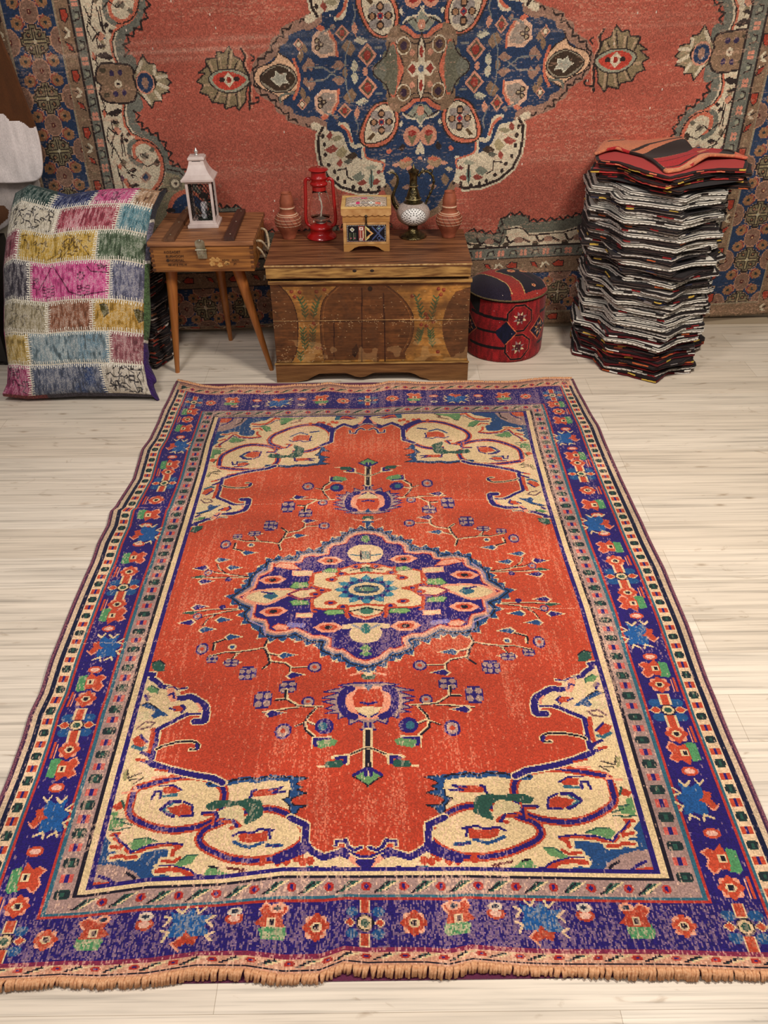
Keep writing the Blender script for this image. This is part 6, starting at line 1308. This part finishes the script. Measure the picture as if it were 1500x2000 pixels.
def slab(poly,z,h,style,rng,org,name,label,cat,group,sag=None):
    q=resample(poly,.0075);n=len(q)
    dx=np.roll(q,-1,0)-np.roll(q,1,0);ln=np.hypot(dx[:,0],dx[:,1])[:,None]+1e-9;nr=np.c_[dx[:,1],-dx[:,0]]/ln
    area=.5*np.sum(q[:,0]*np.roll(q[:,1],-1)-np.roll(q[:,0],-1)*q[:,1])
    if area<0: nr=-nr
    cen=q.mean(0)
    prof=[(.02,-.012),(.08,-.002),(.20,.0015),(.34,.001),(.46,-.002),(.51,-.012),(.56,-.003),(.67,.001),(.82,.001),(.94,-.001),(.99,-.012)]
    # the folded edges wander a little in and out
    w=np.convolve(np.r_[rng.normal(0,1,n)],np.ones(13)/13,'same')*.009
    wz=np.convolve(np.r_[rng.normal(0,1,n)],np.ones(21)/21,'same')*.010
    V=[];
    for f,o in prof:
        P=q+nr*(o+w)[:,None];zz=z+h*f+wz*math.sin(math.pi*f)
        if sag is not None: zz=zz+sag(P[:,0],P[:,1])
        V.append(np.c_[P[:,0]-org[0],P[:,1]-org[1],np.full(n,0)+zz])
    K=len(prof);verts=np.vstack(V);faces=[];cols=[];k=np.arange(n)
    rim,body,acc,hatch=style
    seg=np.repeat(rng.random(n//5+2),5)[:n];alt=(k//1)%3
    for r in range(K-1):
        f=(prof[r][0]+prof[r+1][0])/2
        for i in range(n):
            faces.append((r*n+i,r*n+(i+1)%n,(r+1)*n+(i+1)%n,(r+1)*n+i))
            inr=(.36<f<.48) or (.50<f<.60) or f>.93 or f<.06
            if r in (4,5): col=(24,18,18)  # shade inside the fold groove, painted as a dark ring
            elif r in (1,6): col=rim
            elif r in (0,9): col=(26,20,22)  # shadow in the gap between covers, painted into the edge colour
            else:
                col=body[0] if r in (2,3) else body[1]
                s=seg[i] if r in (2,3) else seg[(i+n//3)%n]
                if s<acc[0]: col=acc[1][int(s*997)%len(acc[1])]
                if hatch and alt[i]==0 and r in (2,): col=tuple(int(x*.45) for x in col)
            cols.append(np.array(col)/255.*(.90+.16*rng.random()))
    top=tuple((K-1)*n+i for i in range(n));bot=tuple(i for i in range(n-1,-1,-1));faces.append(top);faces.append(bot);cols.append(np.array(body[0])/255.);cols.append(np.array(body[0])/255.)
    me=bpy.data.meshes.new(name);me.from_pydata([tuple(v) for v in verts],[],faces);me.update();paint_faces(me,cols)
    for p in me.polygons: p.use_smooth=len(p.vertices)==4
    o=obj(name,me,slabm,None,(org[0],org[1],0));
    # object origin at the slab's own base
    me.transform(Matrix.Translation((0,0,-z)));o.location.z=z
    tag(o,label,cat,group);return o
def build_stack():
    rng=np.random.default_rng(21);org=(1.20,3.70)
    base=[(.915,3.690),(.985,3.642),(1.004,3.500),(1.095,3.468),(1.205,3.388),(1.300,3.470),(1.402,3.492),(1.425,3.66),(1.500,3.712),(1.480,3.93),(1.20,3.975),(.935,3.94)]
    WH=(226,220,212);CRM=(206,198,184);BK=(34,26,28);BR=(62,38,32);RD=(140,32,34);DR=(96,24,28);GY=(120,112,112);YE=(206,170,70);OR=(190,92,50);NV=(40,42,66)
    styles={
     'w':((226,220,210),((220,214,204),(206,200,190)),(.06,[GY,BK]),True),
     'd':(WH,(BK,(48,34,34)),(.22,[RD,OR,YE,NV,GY]),False),
     'm':(WH,((196,188,180),BK),(.12,[RD,NV,CRM]),True),
     'r':((120,40,38),(DR,BK),(.25,[RD,OR,YE,WH]),False),
     'k':((56,44,40),(BK,BR),(.15,[YE,OR,RD]),False),
     't':((170,74,58),((176,52,50),(60,34,32)),(.30,[YE,BK,(220,120,90)]),False)}
    desc={'w':'folded off-white kilim cover','d':'folded black kilim cover, white hems','m':'folded grey-and-black kilim cover','r':'folded dark red kilim cover','k':'folded near-black kilim cover','t':'folded red and black striped kilim cover'}
    # bottom to top; the reddish ones lie at the foot and at the very top
    seq='rmrdrrdrwrwmwwmwmwdwmdwmddwdmdwdwmdwwmdwww'
    z=.001;n=len(seq);H1=.800;items=[]
    hs=np.array([1.+.35*rng.random() for _ in seq]);hs=hs/hs.sum()*H1
    top_seq='kktkt'
    total=n+len(top_seq)+1
    dx=dy=0.;rot=0.
    for i,s in enumerate(seq):
        h=hs[i];dx=.6*dx+rng.normal(0,.009);dy=.6*dy+rng.normal(0,.005);rot=.5*rot+rng.normal(0,.010)
        sc=1-.035*math.sin(min(1,i/n*1.25)*math.pi)*.0+rng.normal(0,.006)
        lean=-.008*i/n
        P=[]
        for k,(x,y) in enumerate(base):
            jx,jy=rng.normal(0,.010),rng.normal(0,.009)
            X=(x-org[0])*sc+jx;Y=(y-org[1])*sc+jy;P.append((org[0]+X*math.cos(rot)-Y*math.sin(rot)+dx+lean,org[1]+X*math.sin(rot)+Y*math.cos(rot)+dy*.6))
        pos=total-1-i
        where='bottom one' if i==0 else ordinal(pos)+' from the top'
        slab(P,z,h*.985,styles[s],rng,org,'kilim_cover',f'{desc[s]}, {where} in tall stack','cover','folded kilim covers in the tall stack')
        z+=h
    # the striped ones on top stand out a little wider
    wide=[(.885,3.665),(.975,3.640),(1.035,3.500),(1.06,3.455),(1.120,3.375),(1.235,3.470),(1.33,3.515),(1.455,3.50),(1.50,3.66),(1.47,3.86),(1.20,3.93),(.93,3.85)]
    for i,s in enumerate(top_seq):
        h=.0165;P=[(x+rng.normal(0,.008)+(.02 if s=='k' else 0),y+rng.normal(0,.006)) for x,y in wide];pos=len(top_seq)-i
        slab(P,z,h*.985,styles[s],rng,org,'kilim_cover',f'{desc[s]}, {ordinal(pos)} from the top in tall stack','cover','folded kilim covers in the tall stack');z+=h
    # topmost: broad salmon, black and red stripes, draped in waves
    zt=z+.016
    def F(px,py): p=floor(1110+px/3.947,240+py/3.947,zt);return (p[0],p[1])
    ol=[F(*q) for q in ((205,232),(290,150),(480,75),(620,60),(720,90),(775,60),(835,72),(900,150),(985,235),(1100,195),(1250,200),(1385,262),(1290,246),(1080,262),(960,312),(850,350),(760,362),(690,300),(590,240),(480,212),(370,192),(290,205))]
    Pm=np.array(ol);x0,y0=Pm.min(0)-.01;x1,y1=Pm.max(0)+.01
    c=Cv(x0,y0,x1,y1,.004,.004,(206,128,92))
    mk=np.zeros((c.ny,c.nx),bool)
    cc=Cv(x0,y0,x1,y1,.004,.004,(0,0,0));cc.poly(ol,(255,255,255));mk=cc.a[...,0]>.5
    Fl=lambda l:[F(*q) for q in l]
    BKs=(40,28,26);RDs=(176,40,44)
    c.line(Fl([(290,165),(380,130),(620,66)]),.012,BKs);c.line(Fl([(500,205),(620,160),(870,118)]),.020,BKs);c.line(Fl([(720,92),(790,62)]),.012,BKs)
    c.poly(Fl([(560,232),(650,190),(880,135),(960,200),(900,225),(650,270)]),BKs)
    c.poly(Fl([(650,275),(900,228),(965,205),(1010,245),(960,320),(760,330)]),RDs);c.line(Fl([(640,272),(900,225),(965,200)]),.008,BKs);c.line(Fl([(690,295),(860,270),(1000,240)]),.005,(70,20,24))
    c.poly(Fl([(1000,250),(1100,190),(1210,190),(1150,250)]),RDs);c.poly(Fl([(1200,190),(1300,200),(1270,240),(1150,245)]),BKs);c.poly(Fl([(1290,200),(1400,270),(1280,250)]),(206,110,84))
    c.line(Fl([(740,345),(860,335),(1080,250),(1300,240)]),.022,(216,150,112));c.line(Fl([(740,325),(860,312),(1080,232)]),.008,BKs)
    c.line(Fl([(205,235),(290,160)]),.016,(196,120,90));c.line(Fl([(300,205),(380,190),(480,215)]),.014,RDs);c.line(Fl([(490,215),(620,265),(740,345)]),.024,BKs)
    rr=np.random.default_rng(3);c.a*=(1+(rr.random((c.ny,c.nx,1))-.5)*.18)
    gx=c.x0+np.arange(c.nx+1)*c.cx;gy=c.y0+np.arange(c.ny+1)*c.cy;X,Y=np.meshgrid(gx,gy)
    Zt=zt+.006*np.sin((X-.9)*17+.6)+.004*np.sin(Y*23)
    P=np.stack([X-org[0],Y-org[1],Zt-z],-1)
    t=thing('kilim_cover','salmon, black and red striped kilim cover draped on top of the tall stack','cover',(org[0],org[1],z+.001),0,'folded kilim covers in the tall stack')
    P[...,2]=np.maximum(P[...,2]-.001,.004)
    smooth(obj('striped_face',grid_mesh('striped_face',P,np.clip(c.a,0,1),mask=mk),slabm,t))
    # thick rolled edge following the outline
    q=resample(ol,.008);bm=bmesh.new();tube(bm,[(x-org[0],y-org[1],max(.0065,(zt+.006*math.sin((x-.9)*17+.6)+.004*math.sin(y*23))-z-.0055)) for x,y in q],.0065,8,True)
    me=bpy.data.meshes.new('rolled_edge');bmesh.ops.recalc_face_normals(bm,faces=bm.faces);bm.to_mesh(me);bm.free()
    cols=[];cy=c
    for p in me.polygons:
        x,y=p.center.x+org[0],p.center.y+org[1];i=min(max(int((x-c.x0)/c.cx),0),c.nx-1);j=min(max(int((y-c.y0)/c.cy),0),c.ny-1);cols.append(np.clip(c.a[j,i],0,1))
    paint_faces(me,cols);smooth(obj('rolled_edge',me,slabm,t))
build_stack()
def build_small_stack():
    rng=np.random.default_rng(31);org=(-1.17,3.78)
    base=[(-1.30,3.66),(-1.16,3.63),(-1.052,3.585),(-1.005,3.70),(-1.030,3.84),(-1.10,3.95),(-1.30,3.95)]
    z=.001
    for i in range(19):
        h=.0235;s=[((216,208,200),((28,22,26),(60,52,54)),(.16,[(130,40,36),(150,96,60),(120,116,116)]),False),((200,190,180),((46,26,24),(24,20,24)),(.2,[(150,60,40),(190,180,170)]),False)][i%2]
        lean=.16*z;sx=rng.normal(0,.006)
        P=[(x+sx-.0*z+rng.normal(0,.005),min(y+lean*(1 if y<3.9 else .2)+rng.normal(0,.004),3.985)) for x,y in base]
        pos=18-i;where='topmost' if pos==0 else ('bottom one' if i==0 else ordinal(pos)+' from the top')
        slab(P,z,h*.985,s,rng,org,'kilim_cover','dark striped kilim cover, %s in low stack behind patchwork pillow'%where,'cover','folded kilim covers behind the pillow');z+=h
build_small_stack()
# ================================================================ cowhides and cabinet at the left
def build_left():
    def hide(name,label,ol,brown,Y0,th,seed,wh=(226,216,214)):
        rng=np.random.default_rng(seed);pw=lambda l:[(wall(x,y,Y0)[0],wall(x,y,Y0)[2]) for x,y in l]
        P=pw(ol);A=np.array(P);x0,z0=A.min(0)-.01;x1,z1=A.max(0)+.01
        c=Cv(x0,z0,x1,z1,.004,.004,wh);m=Cv(x0,z0,x1,z1,.004,.004,(0,0,0));m.poly(P,(255,255,255));mk=m.a[...,0]>.5
        for b,col in brown: c.poly(pw(b),col)
        n=noise2(c.nx,c.ny,c.nx*.25,c.ny*.08,rng);c.a*=(1+(n-.5)*.14+(rng.random((c.ny,c.nx))-.5)*.08)[...,None]
        gx=c.x0+np.arange(c.nx+1)*c.cx;gz=c.y0+np.arange(c.ny+1)*c.cy;X,Z=np.meshgrid(gx,gz);Y=Y0+.012*noise2(c.nx+1,c.ny+1,3,4,rng)
        org=(A[:,0].mean(),Y0,z0)
        Pp=np.stack([X-org[0],Y-org[1],Z-org[2]],-1)
        t=thing(name,label,'cowhide',org)
        mt=attr_mat('short_hair',.75,weave=(260,260,60),sheen=.2,bumpd=.002,bs=.5)
        smooth(obj('hair_side',grid_mesh('hair_side',Pp,np.clip(c.a,0,1),mask=mk),mt,t))
        Pb=Pp.copy();Pb[...,1]+=th;smooth(obj('leather_side',grid_mesh('leather_side',Pb[:,::-1],c.a[:,::-1]*0+.6,mask=mk[:,::-1]),mt,t))
        q=resample(P,.012);fy=lambda x,z:Y[min(max(int((z-c.y0)/c.cy),0),c.ny),min(max(int((x-c.x0)/c.cx),0),c.nx)]
        bm=bmesh.new();tube(bm,[(x-org[0],fy(x,z)-org[1]+th/2,z-org[2]) for x,z in q],th/2,8,True);me=bpy.data.meshes.new('rolled_rim');bmesh.ops.recalc_face_normals(bm,faces=bm.faces);bm.to_mesh(me);bm.free();cols=[]
        for p in me.polygons:
            i=min(max(int((p.center.x+org[0]-c.x0)/c.cx),0),c.nx-1);j=min(max(int((p.center.z+org[2]-c.y0)/c.cy),0),c.ny-1);cols.append(np.clip(c.a[j,i],0,1))
        paint_faces(me,cols);smooth(obj('rolled_rim',me,mt,t))
    rg=random.Random(4);rag=[]
    for k in range(16):
        x=-140+k*13.2;y=np.interp(x,[-140,0,12,22,33,45,56,66],[215,222,228,246,238,243,246,254])+rg.uniform(-4,4);rag.append((x,float(y)))
    hide('cowhide_rug','brown and white cowhide hanging at the far left in front of the carpet',[(-140,-60),(-40,-20),(-8,60),(5,95),(16,118),(32,162),(48,203),(62,240),(70,268),(75,292),(79,325),(77,345),(69,352),(40,355),(5,356),(-140,352)],[([(-150,-80),(70,-80),(90,250)]+rag[::-1],(84,48,22))],3.80,.016,1)
    hide('cowhide_rug','grey-white cowhide hanging lower behind the brown and white hide, above the pillow corner',[(-140,335),(60,338),(73,352),(76,372),(62,388),(44,392),(34,400),(22,420),(12,440),(-10,452),(-140,462)],[([(-150,330),(60,330),(70,352),(20,356),(-150,380)],(150,140,140)),([(-150,400),(5,402),(16,412),(14,428),(0,440),(-150,455)],(92,58,36))],3.85,.014,2,(176,166,162))
    t=thing('dark_cabinet','low dark wooden cabinet mostly hidden behind the patchwork pillow at the far left','cabinet',(-2.0,3.8,0))
    dk=mat('ebonised_wood',(26,20,18),.5,noise=(6,(1,1,8),(14,10,10),.2))
    bm=bmesh.new();box(bm,-.30,-.16,.03,.235,.17,.53,.004);obj('carcass',bm,dk,t)
    bm=bmesh.new();box(bm,-.30,-.166,.385,.238,-.1605,.455,.002);obj('drawer_front',bm,mat('amber_wood',(120,66,28),.4,noise=(5,(1,10,10),(80,40,16),.25)),t)
    bm=bmesh.new()
    for x in (-.27,.20):
        for y in (-.13,.14): box(bm,x,y,0,x+.03,y+.03,.03)
    obj('foot',bm,dk,t)
build_left()
# metal leg of a display rack at the far right
t=thing('display_rack','grey metal display rack leg at the right edge beside the hanging rug','rack',(1.985,3.93,0))
gm=mat('grey_tube',(120,112,100),.4,.6);bm=bmesh.new();box(bm,-.02,-.02,0,.02,.02,1.2,.002);obj('upright',bm,gm,t)
bm=bmesh.new();box(bm,-.02,-.3,.0,.5,-.26,.05,.002);box(bm,-.02,-.259,.0,.02,-.0205,.03,.002);obj('foot_rail',bm,mat('dark_rail',(58,50,42),.5),t)
# ================================================================ camera and light
cam=bpy.data.cameras.new('camera');co=bpy.data.objects.new('camera',cam);COL.objects.link(co)
cam.sensor_fit='HORIZONTAL';cam.sensor_width=36;cam.lens=36*F/1500;cam.clip_start=.05
m4=Matrix.Identity(4)
for i in range(3):
    for j in range(3): m4[i][j]=M[i,j]
    m4[i][3]=C0[i]
co.matrix_world=m4;bpy.context.scene.camera=co
def area(name,loc,target,size,power,col,sy=None):
    L=bpy.data.lights.new(name,'AREA');L.energy=power;L.color=col;L.size=size
    if sy: L.shape='RECTANGLE';L.size_y=sy
    o=bpy.data.objects.new(name,L);COL.objects.link(o);o.location=loc;d=Vector(target)-Vector(loc);o.rotation_euler=d.to_track_quat('-Z','Y').to_euler();return o
area('ceiling_panel',(1.25,1.75,2.85),(.9,2.3,0),.5,66,(1,.91,.79))
area('ceiling_panel',(-1.0,1.25,2.85),(-.8,1.9,0),.5,36,(1,.95,.915))
area('ceiling_panel',(.2,-.2,2.85),(.1,1.0,0),.9,12,(1,.95,.90))
w=bpy.data.worlds.new('room_ambient');bpy.context.scene.world=w;w.use_nodes=True;w.node_tree.nodes['Background'].inputs[0].default_value=(1,.95,.92,1);w.node_tree.nodes['Background'].inputs[1].default_value=.09
vs=bpy.context.scene.view_settings;vs.view_transform='Standard';vs.look='None';vs.gamma=1;vs.exposure=.12;vs.use_curve_mapping=False
